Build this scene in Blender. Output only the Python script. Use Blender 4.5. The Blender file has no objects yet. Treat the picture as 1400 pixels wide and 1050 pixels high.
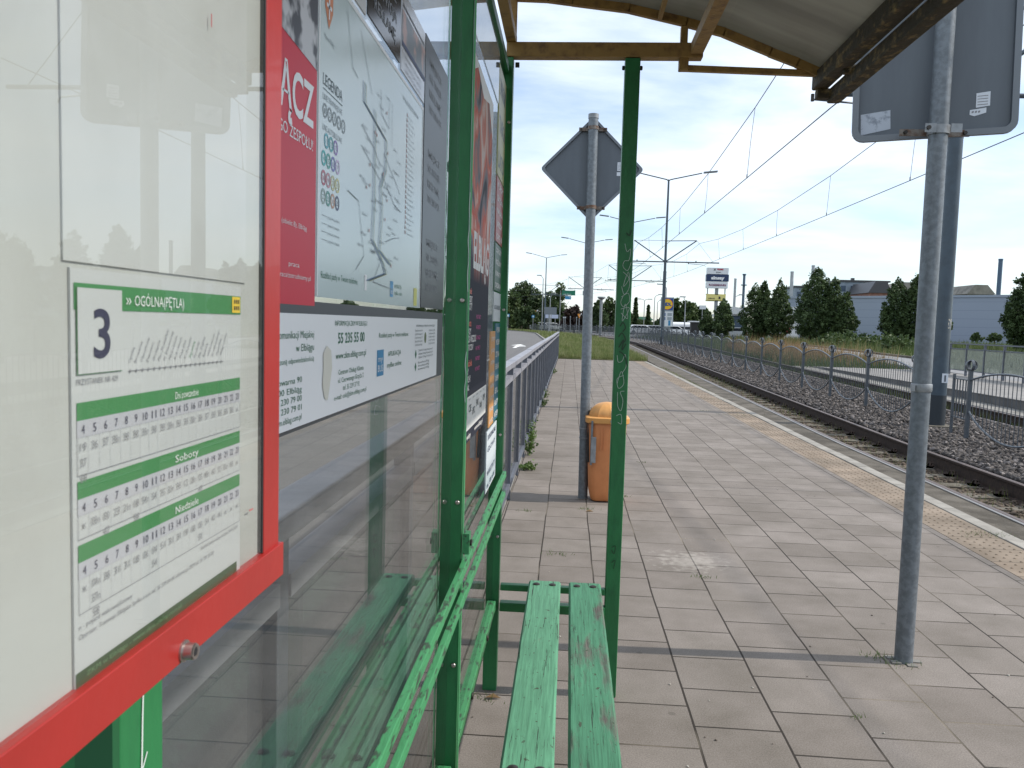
import bpy, bmesh, math, random
import numpy as np
from math import sin, cos, pi, radians, sqrt, atan2
from mathutils import Vector, Matrix
random.seed(7); rng = np.random.default_rng(7)
S = bpy.context.scene
COL = S.collection

# ------------------------------------------------------------------ camera
cam_d = bpy.data.cameras.new('camera'); cam = bpy.data.objects.new('camera', cam_d); COL.objects.link(cam)
yaw, pitch, roll = radians(-3.939), radians(-4.279), radians(1.643)
fw = Vector((sin(yaw)*cos(pitch), cos(yaw)*cos(pitch), sin(pitch)))
r0 = Vector((cos(yaw), -sin(yaw), 0)); u0 = r0.cross(fw)
r2 = r0*cos(roll)+u0*sin(roll); u2 = -r0*sin(roll)+u0*cos(roll)
m = Matrix((r2, u2, -fw)).transposed().to_4x4(); m.translation = (0, 0, 1.45)
cam.matrix_world = m
cam_d.sensor_width = 36; cam_d.lens = 36*1110/1400
cam_d.clip_start = 0.02; cam_d.clip_end = 3000
cam_d.dof.use_dof = True; cam_d.dof.focus_distance = 11.0; cam_d.dof.aperture_fstop = 40
S.camera = cam
# ------------------------------------------------------------------ light
SUN_EL = radians(42.5); SUN_AZ = radians(88)          # azimuth from +Y clockwise
world = bpy.data.worlds.new('World'); S.world = world; world.use_nodes = True
nt = world.node_tree; nt.nodes.clear()
def N(t, typ, **k):
    n = t.nodes.new(typ)
    for a, b in k.items(): setattr(n, a, b)
    return n
out = N(nt, 'ShaderNodeOutputWorld'); bg = N(nt, 'ShaderNodeBackground')
sky = N(nt, 'ShaderNodeTexSky', sky_type='NISHITA', sun_disc=False, sun_elevation=SUN_EL, sun_rotation=SUN_AZ)
sky.air_density = 1.0; sky.dust_density = 0.7; sky.ozone_density = 2.0
tc = N(nt, 'ShaderNodeTexCoord'); sp = N(nt, 'ShaderNodeSeparateXYZ'); nt.links.new(tc.outputs['Generated'], sp.inputs[0])
add = N(nt, 'ShaderNodeMath', operation='ADD'); add.inputs[1].default_value = 0.16; nt.links.new(sp.outputs[2], add.inputs[0])
dx = N(nt, 'ShaderNodeMath', operation='DIVIDE'); dy = N(nt, 'ShaderNodeMath', operation='DIVIDE')
nt.links.new(sp.outputs[0], dx.inputs[0]); nt.links.new(add.outputs[0], dx.inputs[1])
nt.links.new(sp.outputs[1], dy.inputs[0]); nt.links.new(add.outputs[0], dy.inputs[1])
cb = N(nt, 'ShaderNodeCombineXYZ'); nt.links.new(dx.outputs[0], cb.inputs[0]); nt.links.new(dy.outputs[0], cb.inputs[1])
mp = N(nt, 'ShaderNodeMapping'); mp.inputs['Scale'].default_value = (1.0, 1.5, 1); mp.inputs['Location'].default_value = (3.1, 0.4, 0); nt.links.new(cb.outputs[0], mp.inputs[0])
nz = N(nt, 'ShaderNodeTexNoise'); nz.inputs['Scale'].default_value = 0.95; nz.inputs['Detail'].default_value = 8; nz.inputs['Roughness'].default_value = 0.55; nz.inputs['Distortion'].default_value = 0.3
nt.links.new(mp.outputs[0], nz.inputs['Vector'])
rp = N(nt, 'ShaderNodeValToRGB'); rp.color_ramp.elements[0].position = 0.36; rp.color_ramp.elements[1].position = 0.60
rp.color_ramp.elements[0].color = (0.28, 0.28, 0.28, 1); rp.color_ramp.elements[1].color = (1, 1, 1, 1)
nt.links.new(nz.outputs[0], rp.inputs[0])
mx = N(nt, 'ShaderNodeMix', data_type='RGBA'); tn = N(nt, 'ShaderNodeMix', data_type='RGBA', blend_type='MULTIPLY'); tn.inputs[0].default_value = 1; tn.inputs[7].default_value = (1.12, 1.15, 1.22, 1); nt.links.new(sky.outputs[0], tn.inputs[6])
zr = N(nt, 'ShaderNodeMapRange'); zr.inputs[1].default_value = 0.0; zr.inputs[2].default_value = 0.32; zr.inputs[3].default_value = 0.45; zr.inputs[4].default_value = 1.0; nt.links.new(sp.outputs[2], zr.inputs[0])
cm = N(nt, 'ShaderNodeMath', operation='MULTIPLY'); nt.links.new(rp.outputs[0], cm.inputs[0]); nt.links.new(zr.outputs[0], cm.inputs[1])
nt.links.new(cm.outputs[0], mx.inputs[0]); nt.links.new(tn.outputs[2], mx.inputs[6])
mx.inputs[7].default_value = (7.2, 7.8, 8.5, 1)
nt.links.new(mx.outputs[2], bg.inputs[0]); bg.inputs[1].default_value = 0.15
nt.links.new(bg.outputs[0], out.inputs[0])
sd = bpy.data.lights.new('sun', 'SUN'); sd.energy = 3.8; sd.angle = radians(0.6); sd.color = (1.0, 0.94, 0.85)
sun = bpy.data.objects.new('sun', sd); COL.objects.link(sun)
d = Vector((sin(SUN_AZ)*cos(SUN_EL), cos(SUN_AZ)*cos(SUN_EL), sin(SUN_EL)))
sun.rotation_euler = d.to_track_quat('Z', 'Y').to_euler()
S.view_settings.view_transform = 'Standard'; S.view_settings.look = 'None'; S.view_settings.gamma = 1
S.view_settings.exposure = 0.14
S.render.engine = 'CYCLES'
try:
    S.cycles.use_denoising = True; S.cycles.max_bounces = 8; S.cycles.transparent_max_bounces = 16
    S.cycles.caustics_reflective = False; S.cycles.caustics_refractive = False
except Exception: pass

# ------------------------------------------------------------------ materials
MATS = {}
def mat(name, col, rough=0.6, metal=0.0, var=0.0, vs=8.0, col2=None, bump=0.0, bs=40.0, stretch=(1, 1, 1), spec=0.5, coat=0.0, thr=(0.4, 0.6), detail=6):
    """principled material with a noise that mixes col and col2 (or a darker col) and a noise bump"""
    if name in MATS: return MATS[name]
    M = bpy.data.materials.new(name); M.use_nodes = True; t = M.node_tree; b = t.nodes['Principled BSDF']
    b.inputs['Roughness'].default_value = rough; b.inputs['Metallic'].default_value = metal
    b.inputs['Specular IOR Level'].default_value = spec; b.inputs['Coat Weight'].default_value = coat; b.inputs['Coat Roughness'].default_value = 0.04
    c4 = tuple(col)+(1,); b.inputs['Base Color'].default_value = c4; M.diffuse_color = c4
    if var or bump or col2:
        tc = N(t, 'ShaderNodeTexCoord'); mp = N(t, 'ShaderNodeMapping'); mp.inputs['Scale'].default_value = stretch
        t.links.new(tc.outputs['Object'], mp.inputs[0])
    if var or col2:
        nz = N(t, 'ShaderNodeTexNoise'); nz.inputs['Scale'].default_value = vs; nz.inputs['Detail'].default_value = detail; nz.inputs['Roughness'].default_value = 0.6
        t.links.new(mp.outputs[0], nz.inputs['Vector'])
        r = N(t, 'ShaderNodeValToRGB'); r.color_ramp.elements[0].position = thr[0]; r.color_ramp.elements[1].position = thr[1]
        if col2 is None:
            r.color_ramp.elements[0].color = tuple(c*(1-var) for c in col)+(1,); r.color_ramp.elements[1].color = tuple(min(1, c*(1+var)) for c in col)+(1,)
        else:
            r.color_ramp.elements[0].color = c4; r.color_ramp.elements[1].color = tuple(col2)+(1,)
        t.links.new(nz.outputs[0], r.inputs[0]); t.links.new(r.outputs[0], b.inputs['Base Color'])
    if bump:
        n2 = N(t, 'ShaderNodeTexNoise'); n2.inputs['Scale'].default_value = bs; n2.inputs['Detail'].default_value = 5
        t.links.new(mp.outputs[0], n2.inputs['Vector'])
        bp = N(t, 'ShaderNodeBump'); bp.inputs['Strength'].default_value = bump; bp.inputs['Distance'].default_value = 0.02
        t.links.new(n2.outputs[0], bp.inputs['Height']); t.links.new(bp.outputs[0], b.inputs['Normal'])
    MATS[name] = M; return M

def glass_mat(name, tint=(0.90, 0.915, 0.905), haze=0.0, hz_col=(0.6, 0.62, 0.62), refl=1.0, rough=0.0):
    if name in MATS: return MATS[name]
    M = bpy.data.materials.new(name); M.use_nodes = True; t = M.node_tree; t.nodes.clear()
    o = N(t, 'ShaderNodeOutputMaterial'); tr = N(t, 'ShaderNodeBsdfTransparent'); tr.inputs[0].default_value = tint+(1,)
    gl = N(t, 'ShaderNodeBsdfGlossy'); gl.inputs['Roughness'].default_value = rough
    lw = N(t, 'ShaderNodeLayerWeight'); lw.inputs[0].default_value = 0.5
    pw = N(t, 'ShaderNodeMath', operation='POWER'); pw.inputs[1].default_value = 5; t.links.new(lw.outputs['Facing'], pw.inputs[0])
    ma = N(t, 'ShaderNodeMath', operation='MULTIPLY_ADD'); ma.inputs[1].default_value = 0.96*refl; ma.inputs[2].default_value = 0.04*refl; t.links.new(pw.outputs[0], ma.inputs[0])
    base = tr
    if haze:
        df = N(t, 'ShaderNodeBsdfDiffuse'); df.inputs[0].default_value = hz_col+(1,); tl = N(t, 'ShaderNodeBsdfTranslucent'); tl.inputs[0].default_value = hz_col+(1,)
        m0 = N(t, 'ShaderNodeMixShader'); m0.inputs[0].default_value = 0.5; t.links.new(df.outputs[0], m0.inputs[1]); t.links.new(tl.outputs[0], m0.inputs[2])
        m1 = N(t, 'ShaderNodeMixShader')
        tc = N(t, 'ShaderNodeTexCoord'); nz = N(t, 'ShaderNodeTexNoise'); nz.inputs['Scale'].default_value = 5; nz.inputs['Detail'].default_value = 5
        mp = N(t, 'ShaderNodeMapping'); mp.inputs['Scale'].default_value = (3, 3, 0.8); t.links.new(tc.outputs['Object'], mp.inputs[0]); t.links.new(mp.outputs[0], nz.inputs['Vector'])
        hm = N(t, 'ShaderNodeMath', operation='MULTIPLY'); hm.inputs[1].default_value = haze*2; t.links.new(nz.outputs[0], hm.inputs[0])
        t.links.new(hm.outputs[0], m1.inputs[0]); t.links.new(tr.outputs[0], m1.inputs[1]); t.links.new(m0.outputs[0], m1.inputs[2]); base = m1
    ms = N(t, 'ShaderNodeMixShader'); t.links.new(ma.outputs[0], ms.inputs[0]); t.links.new(base.outputs[0], ms.inputs[1]); t.links.new(gl.outputs[0], ms.inputs[2])
    t.links.new(ms.outputs[0], o.inputs[0]); MATS[name] = M; return M

def translucent_mat(name, col, fac=0.35):
    M = bpy.data.materials.new(name); M.use_nodes = True; t = M.node_tree; b = t.nodes['Principled BSDF']; o = t.nodes['Material Output']
    b.inputs['Roughness'].default_value = 0.4
    tc = N(t, 'ShaderNodeTexCoord'); mp = N(t, 'ShaderNodeMapping'); mp.inputs['Scale'].default_value = (0.6, 5, 1); nz = N(t, 'ShaderNodeTexNoise'); nz.inputs['Scale'].default_value = 2.2; nz.inputs['Detail'].default_value = 6
    t.links.new(tc.outputs['Object'], mp.inputs[0]); t.links.new(mp.outputs[0], nz.inputs['Vector'])
    r = N(t, 'ShaderNodeValToRGB'); r.color_ramp.elements[0].position = 0.3; r.color_ramp.elements[1].position = 0.7
    r.color_ramp.elements[0].color = tuple(c*0.75 for c in col)+(1,); r.color_ramp.elements[1].color = tuple(c*1.15 for c in col)+(1,)
    t.links.new(nz.outputs[0], r.inputs[0]); t.links.new(r.outputs[0], b.inputs['Base Color'])
    tl = N(t, 'ShaderNodeBsdfTranslucent'); t.links.new(r.outputs[0], tl.inputs[0])
    ms = N(t, 'ShaderNodeMixShader'); ms.inputs[0].default_value = fac; t.links.new(b.outputs[0], ms.inputs[1]); t.links.new(tl.outputs[0], ms.inputs[2]); t.links.new(ms.outputs[0], o.inputs[0])
    MATS[name] = M; return M

G_ = lambda n, c, **k: mat(n, c, **k)
green = mat('green_paint', (0.018, 0.165, 0.052), rough=0.45, col2=(0.012, 0.12, 0.04), vs=38, stretch=(1, 1, 0.35), bump=0.07, bs=60, thr=(0.45, 0.75))
green_worn = mat('green_paint_chipped', (0.045, 0.235, 0.09), rough=0.55, col2=(0.03, 0.05, 0.03), vs=70, stretch=(1, 0.3, 1), bump=0.2, bs=50, thr=(0.54, 0.62))
dark_bolt = mat('bolt_metal', (0.05, 0.045, 0.04), rough=0.5, metal=0.7, var=0.3)
steel = mat('bolt_steel', (0.45, 0.4, 0.38), rough=0.3, metal=0.9)
red = mat('red_frame_paint', (0.33, 0.020, 0.016), rough=0.4, col2=(0.26, 0.018, 0.014), vs=9, thr=(0.4, 0.75), coat=0.1, bump=0.02, bs=90)
yellow_steel = mat('ochre_roof_frame_paint', (0.34, 0.205, 0.065), rough=0.6, col2=(0.13, 0.07, 0.035), vs=22, bump=0.15, bs=60, thr=(0.5, 0.75))
grime = mat('rusty_mossy_gutter', (0.045, 0.035, 0.02), rough=0.8, col2=(0.26, 0.18, 0.07), vs=34, stretch=(1, 0.6, 1), bump=0.4, bs=50, thr=(0.52, 0.72))
roofm = translucent_mat('dirty_polycarbonate', (0.33, 0.325, 0.29), 0.38)
galv = mat('galvanised_steel', (0.15, 0.17, 0.19), rough=0.5, metal=0.3, var=0.16, vs=40, bump=0.04, bs=90)
galv2 = mat('galvanised_cap', (0.25, 0.265, 0.28), rough=0.5, metal=0.4, var=0.15, vs=20)
rustband = mat('rusty_clamp', (0.13, 0.075, 0.05), rough=0.7, metal=0.4, col2=(0.22, 0.2, 0.18), vs=30)
signback = mat('sign_back_grey', (0.115, 0.135, 0.158), rough=0.5, metal=0.05, col2=(0.085, 0.10, 0.12), vs=3, stretch=(3, 3, 0.5), thr=(0.35, 0.8))
signedge = mat('sign_flange_grey', (0.165, 0.185, 0.21), rough=0.5, metal=0.05)
mastblue = mat('mast_blue_grey_paint', (0.040, 0.062, 0.085), rough=0.4, var=0.12, vs=6, coat=0.1)
mastfoot = mat('mast_dark_foot', (0.02, 0.027, 0.035), rough=0.6)
fencem = mat('fence_grey_paint', (0.075, 0.087, 0.102), rough=0.32, metal=0.0, var=0.1, vs=20)
railcap = mat('railing_cap_grey', (0.24, 0.24, 0.265), rough=0.5, metal=0.1, var=0.1, vs=10)
raildark = mat('railing_post_grey', (0.11, 0.12, 0.145), rough=0.5, metal=0.1, var=0.1, vs=10)
orange = mat('orange_bin_plastic', (0.60, 0.23, 0.085), rough=0.5, var=0.1, vs=5, bump=0.03, col2=(0.44, 0.155, 0.055), thr=(0.45, 0.85))
orange_lid = mat('yellow_orange_bin_lid', (0.56, 0.27, 0.075), rough=0.45, var=0.08, vs=6)
white = mat('white_print', (0.78, 0.79, 0.79), rough=0.35)
black = mat('black_print', (0.015, 0.015, 0.018), rough=0.5)
rubber = mat('dark_seal', (0.02, 0.02, 0.02), rough=0.7)
railsteel = mat('rail_web_rust', (0.030, 0.017, 0.011), rough=0.8, var=0.35, vs=25)
railtop = mat('rail_head_worn', (0.13, 0.095, 0.08), rough=0.45, metal=0.4, var=0.2, vs=10, stretch=(8, 0.4, 8))
railshine = mat('rail_shine_line', (0.26, 0.25, 0.24), rough=0.45, metal=0.5)
conc = mat('concrete_pale', (0.24, 0.23, 0.21), rough=0.9, col2=(0.16, 0.152, 0.14), vs=3, bump=0.2, bs=60)
conc_dark = mat('concrete_dirty_brown', (0.085, 0.072, 0.052), rough=0.95, col2=(0.15, 0.135, 0.11), vs=2.5, bump=0.3, bs=50)
asph = mat('asphalt', (0.065, 0.062, 0.062), rough=0.9, col2=(0.17, 0.165, 0.16), vs=130, bump=0.5, bs=130, thr=(0.35, 0.65), detail=3)
soil = mat('soil_brown', (0.05, 0.038, 0.027), rough=1, col2=(0.095, 0.072, 0.05), vs=5, bump=0.5, bs=30)
grassbase = mat('grass_ground', (0.07, 0.09, 0.03), rough=1, col2=(0.14, 0.13, 0.06), vs=1.2, bump=0.5, bs=12)
bark = mat('bark', (0.05, 0.04, 0.03), rough=0.9, var=0.3, vs=8)

# ------------------------------------------------------------------ mesh builder
class MB:
    def __init__(s): s.v = []; s.f = []; s.mi = []; s.mats = []; s.sm = []
    def m(s, mt):
        if mt not in s.mats: s.mats.append(mt)
        return s.mats.index(mt)
    def add(s, vs, fs, mt, smooth=False):
        o = len(s.v); s.v.extend(tuple(v) for v in vs); k = s.m(mt)
        for f in fs: s.f.append(tuple(i+o for i in f)); s.mi.append(k); s.sm.append(smooth)
    def box(s, x0, x1, y0, y1, z0, z1, mt):
        vs = [(x, y, z) for z in (z0, z1) for y in (y0, y1) for x in (x0, x1)]
        s.add(vs, [(0, 2, 3, 1), (4, 5, 7, 6), (0, 1, 5, 4), (2, 6, 7, 3), (0, 4, 6, 2), (1, 3, 7, 5)], mt)
    def obox(s, M4, hx, hy, hz, mt):
        vs = [M4 @ Vector((x*hx, y*hy, z*hz)) for z in (-1, 1) for y in (-1, 1) for x in (-1, 1)]
        s.add(vs, [(0, 2, 3, 1), (4, 5, 7, 6), (0, 1, 5, 4), (2, 6, 7, 3), (0, 4, 6, 2), (1, 3, 7, 5)], mt)
    def beam(s, a, b, w, h, mt, up=(0, 0, 1)):
        a = Vector(a); b = Vector(b); d = (b-a); L = d.length; d.normalize(); up = Vector(up); r = d.cross(up)
        if r.length < 1e-4: r = d.cross(Vector((1, 0, 0)))
        r.normalize(); u = r.cross(d); M4 = Matrix((r, d, u)).transposed().to_4x4(); M4.translation = (a+b)/2
        s.obox(M4, w/2, L/2, h/2, mt)
    def tube(s, pts, rad, mt, n=10, cap=True, closed=False):
        pts = [Vector(p) for p in pts]; rad = rad if isinstance(rad, (list, tuple)) else [rad]*len(pts)
        vs = []; fs = []; prev = None
        for i, p in enumerate(pts):
            if closed: t = pts[(i+1) % len(pts)]-pts[i-1]
            else: t = pts[min(i+1, len(pts)-1)]-pts[max(i-1, 0)]
            t.normalize()
            if prev is None:
                r = t.cross(Vector((0, 0, 1)))
                if r.length < 1e-3: r = t.cross(Vector((0, 1, 0)))
            else: r = prev - t*prev.dot(t)
            r.normalize(); prev = r; u = t.cross(r)
            for k in range(n):
                a = 2*pi*k/n; vs.append(p+(r*cos(a)+u*sin(a))*rad[i])
        m_ = len(pts)
        for i in range(m_ if closed else m_-1):
            j = (i+1) % m_
            for k in range(n): fs.append((i*n+k, i*n+(k+1) % n, j*n+(k+1) % n, j*n+k))
        if cap and not closed: fs.append(tuple(range(n))[::-1]); fs.append(tuple(range((m_-1)*n, m_*n)))
        s.add(vs, fs, mt, True)
    def lathe(s, prof, mt, c=(0, 0), n=24, sx=1, sy=1, ribs=0, ribamp=0):
        vs = []; fs = []
        for (r, z) in prof:
            for k in range(n):
                a = 2*pi*k/n; rr = r*(1+(ribamp*max(0, cos(ribs*a))**4 if ribs else 0)); vs.append((c[0]+rr*sx*cos(a), c[1]+rr*sy*sin(a), z))
        for i in range(len(prof)-1):
            for k in range(n): fs.append((i*n+k, i*n+(k+1) % n, (i+1)*n+(k+1) % n, (i+1)*n+k))
        fs.append(tuple(range(n))[::-1]); fs.append(tuple(range((len(prof)-1)*n, len(prof)*n)))
        s.add(vs, fs, mt, True)
    def prism(s, poly, axis, a0, a1, mt):
        """poly: 2D points, extruded along axis 'x','y','z'"""
        def P(p, a): return (a, p[0], p[1]) if axis == 'x' else ((p[0], a, p[1]) if axis == 'y' else (p[0], p[1], a))
        n = len(poly); vs = [P(p, a0) for p in poly]+[P(p, a1) for p in poly]
        s.add(vs, [tuple(range(n))[::-1], tuple(range(n, 2*n))]+[(i, (i+1) % n, n+(i+1) % n, n+i) for i in range(n)], mt)
    def build(s, name, parent=None, bevel=0, loc=None, fixn=True):
        me = bpy.data.meshes.new(name); me.from_pydata(s.v, [], s.f)
        for mt in s.mats: me.materials.append(mt)
        me.polygons.foreach_set('material_index', s.mi); me.polygons.foreach_set('use_smooth', s.sm)
        if fixn:
            bm = bmesh.new(); bm.from_mesh(me); bmesh.ops.recalc_face_normals(bm, faces=bm.faces); bm.to_mesh(me); bm.free()
        me.update()
        o = bpy.data.objects.new(name, me); COL.objects.link(o)
        if parent: o.parent = parent
        if loc: o.location = loc
        if bevel:
            b = o.modifiers.new('bevel', 'BEVEL'); b.width = bevel; b.segments = 2; b.limit_method = 'ANGLE'
        if any(s.sm):
            try: me.set_sharp_from_angle(angle=radians(40))
            except Exception: pass
        return o
def tag(o, label=None, cat=None, group=None, kind=None):
    if label: o['label'] = label
    if cat: o['category'] = cat
    if group: o['group'] = group
    if kind: o['kind'] = kind
    return o
def empty(name, label, cat, loc=(0, 0, 0), rz=0, group=None):
    o = bpy.data.objects.new(name, None); COL.objects.link(o); o.location = loc; o.rotation_euler = (0, 0, rz); o.empty_display_size = 0.2
    return tag(o, label, cat, group)
def copy_tree(o, parent=None):
    c = o.copy(); COL.objects.link(c)
    if parent is not None: c.parent = parent
    for ch in [x for x in bpy.data.objects if x.parent == o]: copy_tree(ch, c)
    return c
def npmesh(name, V, F, mt, parent=None, per=3, smooth=False):
    """fast mesh from numpy arrays; F (n, per)"""
    me = bpy.data.meshes.new(name); me.vertices.add(len(V)); me.vertices.foreach_set('co', V.astype(np.float32).ravel())
    nf = len(F); me.loops.add(nf*per); me.loops.foreach_set('vertex_index', F.astype(np.int32).ravel()); me.polygons.add(nf)
    me.polygons.foreach_set('loop_start', np.arange(0, nf*per, per, dtype=np.int32))
    try: me.polygons.foreach_set('loop_total', np.full(nf, per, dtype=np.int32))
    except Exception: pass
    if smooth: me.polygons.foreach_set('use_smooth', np.ones(nf, dtype=bool))
    me.materials.append(mt); me.update(calc_edges=True); me.validate()
    o = bpy.data.objects.new(name, me); COL.objects.link(o)
    if parent: o.parent = parent
    return o

# ------------------------------------------------------------------ layout of the street
def gz(y):                                   # the street rises gently away from the stop
    return -0.2 if y < 12 else (-0.2+0.0095*(y-12) if y < 60 else 0.256)
def curve(y): return 0 if y < 60 else (y-60)**2/400.0   # the tracks bend left
def B(px, Y): return (px-779)/1110.0*Y       # bearing to x
def Zat(px, py, Y): return 1.45+(444+0.0287*(px-779)-py)/1110.0*Y
def interp(pts):
    ys = [p[0] for p in pts]; xs = [p[1] for p in pts]
    return lambda y: float(np.interp(y, ys, xs))
def ribbon(name, xl, xr, ys, dz, mt, depth=0.3, kind='structure', label=None, cat=None, zf=gz, nx=1):
    mb = MB(); vs = []; n = len(ys)
    for y in ys:
        a, b = xl(y), xr(y); z = zf(y)+dz
        for i in range(nx+1): vs.append((a+(b-a)*i/nx, y, z))
        vs.append((a, y, z-depth)); vs.append((b, y, z-depth))
    w = nx+3; fs = []
    for i in range(n-1):
        o, q = i*w, (i+1)*w
        for k in range(nx): fs.append((o+k, o+k+1, q+k+1, q+k))
        fs.append((o+nx+1, o, q, q+nx+1)); fs.append((o+nx, o+nx+2, q+nx+2, q+nx))
    fs.append((*range(nx+1), nx+2, nx+1)); fs.append((*[(n-1)*w+k for k in range(nx+1)][::-1], (n-1)*w+nx+1, (n-1)*w+nx+2))
    mb.add(vs, fs, mt); o = mb.build(name, fixn=True); tag(o, label, cat, kind=kind); return o
YS = list(range(-10, 12, 4))+list(range(12, 60, 4))+list(range(60, 200, 5))
C_ = lambda x0: (lambda y: x0-curve(y))

# ground: one sheet to the horizon
V = []; F = []
gx = [-900, -400, -200, -100, -60, -40, -30, -20, -10, 0, 10, 20, 30, 40, 60, 100, 200, 400, 900]; gy = [-300, -100, -50, -20, 0, 6, 12, 24, 36, 48, 60, 80, 120, 200, 400, 800, 1600, 2600]
for y in gy:
    for x in gx: V.append((x, y, gz(y)-0.17))
for j in range(len(gy)-1):
    for i in range(len(gx)-1): a = j*len(gx)+i; F.append((a, a+1, a+len(gx)+1, a+len(gx)))
tag(npmesh('ground', np.array(V), np.array(F), grassbase, per=4), kind='structure')

# platform paving -----------------------------------------------------------
def paving_mat():
    M = bpy.data.materials.new('concrete_slabs'); M.use_nodes = True; t = M.node_tree; b = t.nodes['Principled BSDF']; b.inputs['Roughness'].default_value = 0.85
    b.inputs['Specular IOR Level'].default_value = 0.3
    tc = N(t, 'ShaderNodeTexCoord'); sp = N(t, 'ShaderNodeSeparateXYZ'); t.links.new(tc.outputs['Object'], sp.inputs[0])
    wob = N(t, 'ShaderNodeTexNoise'); wob.inputs['Scale'].default_value = 1.3; t.links.new(tc.outputs['Object'], wob.inputs['Vector'])
    wm = N(t, 'ShaderNodeMath', operation='MULTIPLY_ADD'); wm.inputs[1].default_value = 0.02; t.links.new(wob.outputs[0], wm.inputs[0]); t.links.new(sp.outputs[0], wm.inputs[2])
    wy = N(t, 'ShaderNodeMath', operation='MULTIPLY_ADD'); wy.inputs[1].default_value = 0.02; t.links.new(wob.outputs[0], wy.inputs[0]); t.links.new(sp.outputs[1], wy.inputs[2])
    ax = N(t, 'ShaderNodeMath', operation='ADD'); ax.inputs[1].default_value = 0.132+0.316*20-0.01; t.links.new(wm.outputs[0], ax.inputs[0])
    ay = N(t, 'ShaderNodeMath', operation='ADD'); ay.inputs[1].default_value = 0.316*30-3.855+0.316*13-0.01+0.158; t.links.new(wy.outputs[0], ay.inputs[0])
    cb = N(t, 'ShaderNodeCombineXYZ'); t.links.new(ay.outputs[0], cb.inputs[0]); t.links.new(ax.outputs[0], cb.inputs[1])
    br = N(t, 'ShaderNodeTexBrick'); br.offset = 0.5; br.inputs['Scale'].default_value = 1; br.inputs['Brick Width'].default_value = 0.316; br.inputs['Row Height'].default_value = 0.316
    br.inputs['Mortar Size'].default_value = 0.005; br.inputs['Mortar Smooth'].default_value = 0.3; br.inputs['Bias'].default_value = 0
    br.inputs['Color1'].default_value = (0.190, 0.167, 0.147, 1); br.inputs['Color2'].default_value = (0.228, 0.203, 0.181, 1); br.inputs['Mortar'].default_value = (0.07, 0.058, 0.045, 1)
    t.links.new(cb.outputs[0], br.inputs['Vector'])
    # mottling
    n1 = N(t, 'ShaderNodeTexNoise'); n1.inputs['Scale'].default_value = 2.2; n1.inputs['Detail'].default_value = 8; n1.inputs['Roughness'].default_value = 0.65; t.links.new(tc.outputs['Object'], n1.inputs['Vector'])
    r1 = N(t, 'ShaderNodeValToRGB'); r1.color_ramp.elements[0].position = 0.3; r1.color_ramp.elements[0].color = (0.72, 0.71, 0.68, 1); r1.color_ramp.elements[1].position = 0.7; r1.color_ramp.elements[1].color = (1.12, 1.11, 1.12, 1)
    t.links.new(n1.outputs[0], r1.inputs[0])
    m1 = N(t, 'ShaderNodeMix', data_type='RGBA', blend_type='MULTIPLY'); m1.inputs[0].default_value = 1; t.links.new(br.outputs[0], m1.inputs[6]); t.links.new(r1.outputs[0], m1.inputs[7])
    n2 = N(t, 'ShaderNodeTexNoise'); n2.inputs['Scale'].default_value = 190; n2.inputs['Detail'].default_value = 3; t.links.new(tc.outputs['Object'], n2.inputs['Vector'])
    r2_ = N(t, 'ShaderNodeValToRGB'); r2_.color_ramp.elements[0].position = 0.3; r2_.color_ramp.elements[0].color = (0.62, 0.61, 0.6, 1); r2_.color_ramp.elements[1].position = 0.66; r2_.color_ramp.elements[1].color = (1.2, 1.2, 1.2, 1)
    t.links.new(n2.outputs[0], r2_.inputs[0])
    m2 = N(t, 'ShaderNodeMix', data_type='RGBA', blend_type='MULTIPLY'); m2.inputs[0].default_value = 0.75; t.links.new(m1.outputs[2], m2.inputs[6]); t.links.new(r2_.outputs[0], m2.inputs[7])
    # dark spots (gum, tar)
    vo = N(t, 'ShaderNodeTexVoronoi'); vo.inputs['Scale'].default_value = 3.1; t.links.new(tc.outputs['Object'], vo.inputs['Vector'])
    lt = N(t, 'ShaderNodeMath', operation='LESS_THAN'); lt.inputs[1].default_value = 0.045; t.links.new(vo.outputs['Distance'], lt.inputs[0])
    lm = N(t, 'ShaderNodeMath', operation='MULTIPLY'); lm.inputs[1].default_value = 0.45; t.links.new(lt.outputs[0], lm.inputs[0])
    m3 = N(t, 'ShaderNodeMix', data_type='RGBA'); t.links.new(lm.outputs[0], m3.inputs[0]); t.links.new(m2.outputs[2], m3.inputs[6]); m3.inputs[7].default_value = (0.08, 0.07, 0.06, 1)
    # joints: sand in some, dark in others
    n4 = N(t, 'ShaderNodeTexNoise'); n4.inputs['Scale'].default_value = 1.0; n4.inputs['Detail'].default_value = 4; t.links.new(tc.outputs['Object'], n4.inputs['Vector'])
    r4 = N(t, 'ShaderNodeValToRGB'); r4.color_ramp.elements[0].position = 0.52; r4.color_ramp.elements[0].color = (0.035, 0.028, 0.022, 1); r4.color_ramp.elements[1].position = 0.66; r4.color_ramp.elements[1].color = (0.22, 0.19, 0.15, 1)
    t.links.new(n4.outputs[0], r4.inputs[0]); t.links.new(r4.outputs[0], br.inputs['Mortar'])
    # pale spatter patch in front of the bench
    vm = N(t, 'ShaderNodeVectorMath', operation='DISTANCE'); vm.inputs[1].default_value = (0.80, 5.05, 0); t.links.new(tc.outputs['Object'], vm.inputs[0])
    n5 = N(t, 'ShaderNodeTexNoise'); n5.inputs['Scale'].default_value = 18; n5.inputs['Detail'].default_value = 8; t.links.new(tc.outputs['Object'], n5.inputs['Vector'])
    s5 = N(t, 'ShaderNodeMath', operation='MULTIPLY_ADD'); s5.inputs[1].default_value = 0.9; s5.inputs[2].default_value = -0.25; t.links.new(n5.outputs[0], s5.inputs[0])
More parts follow.
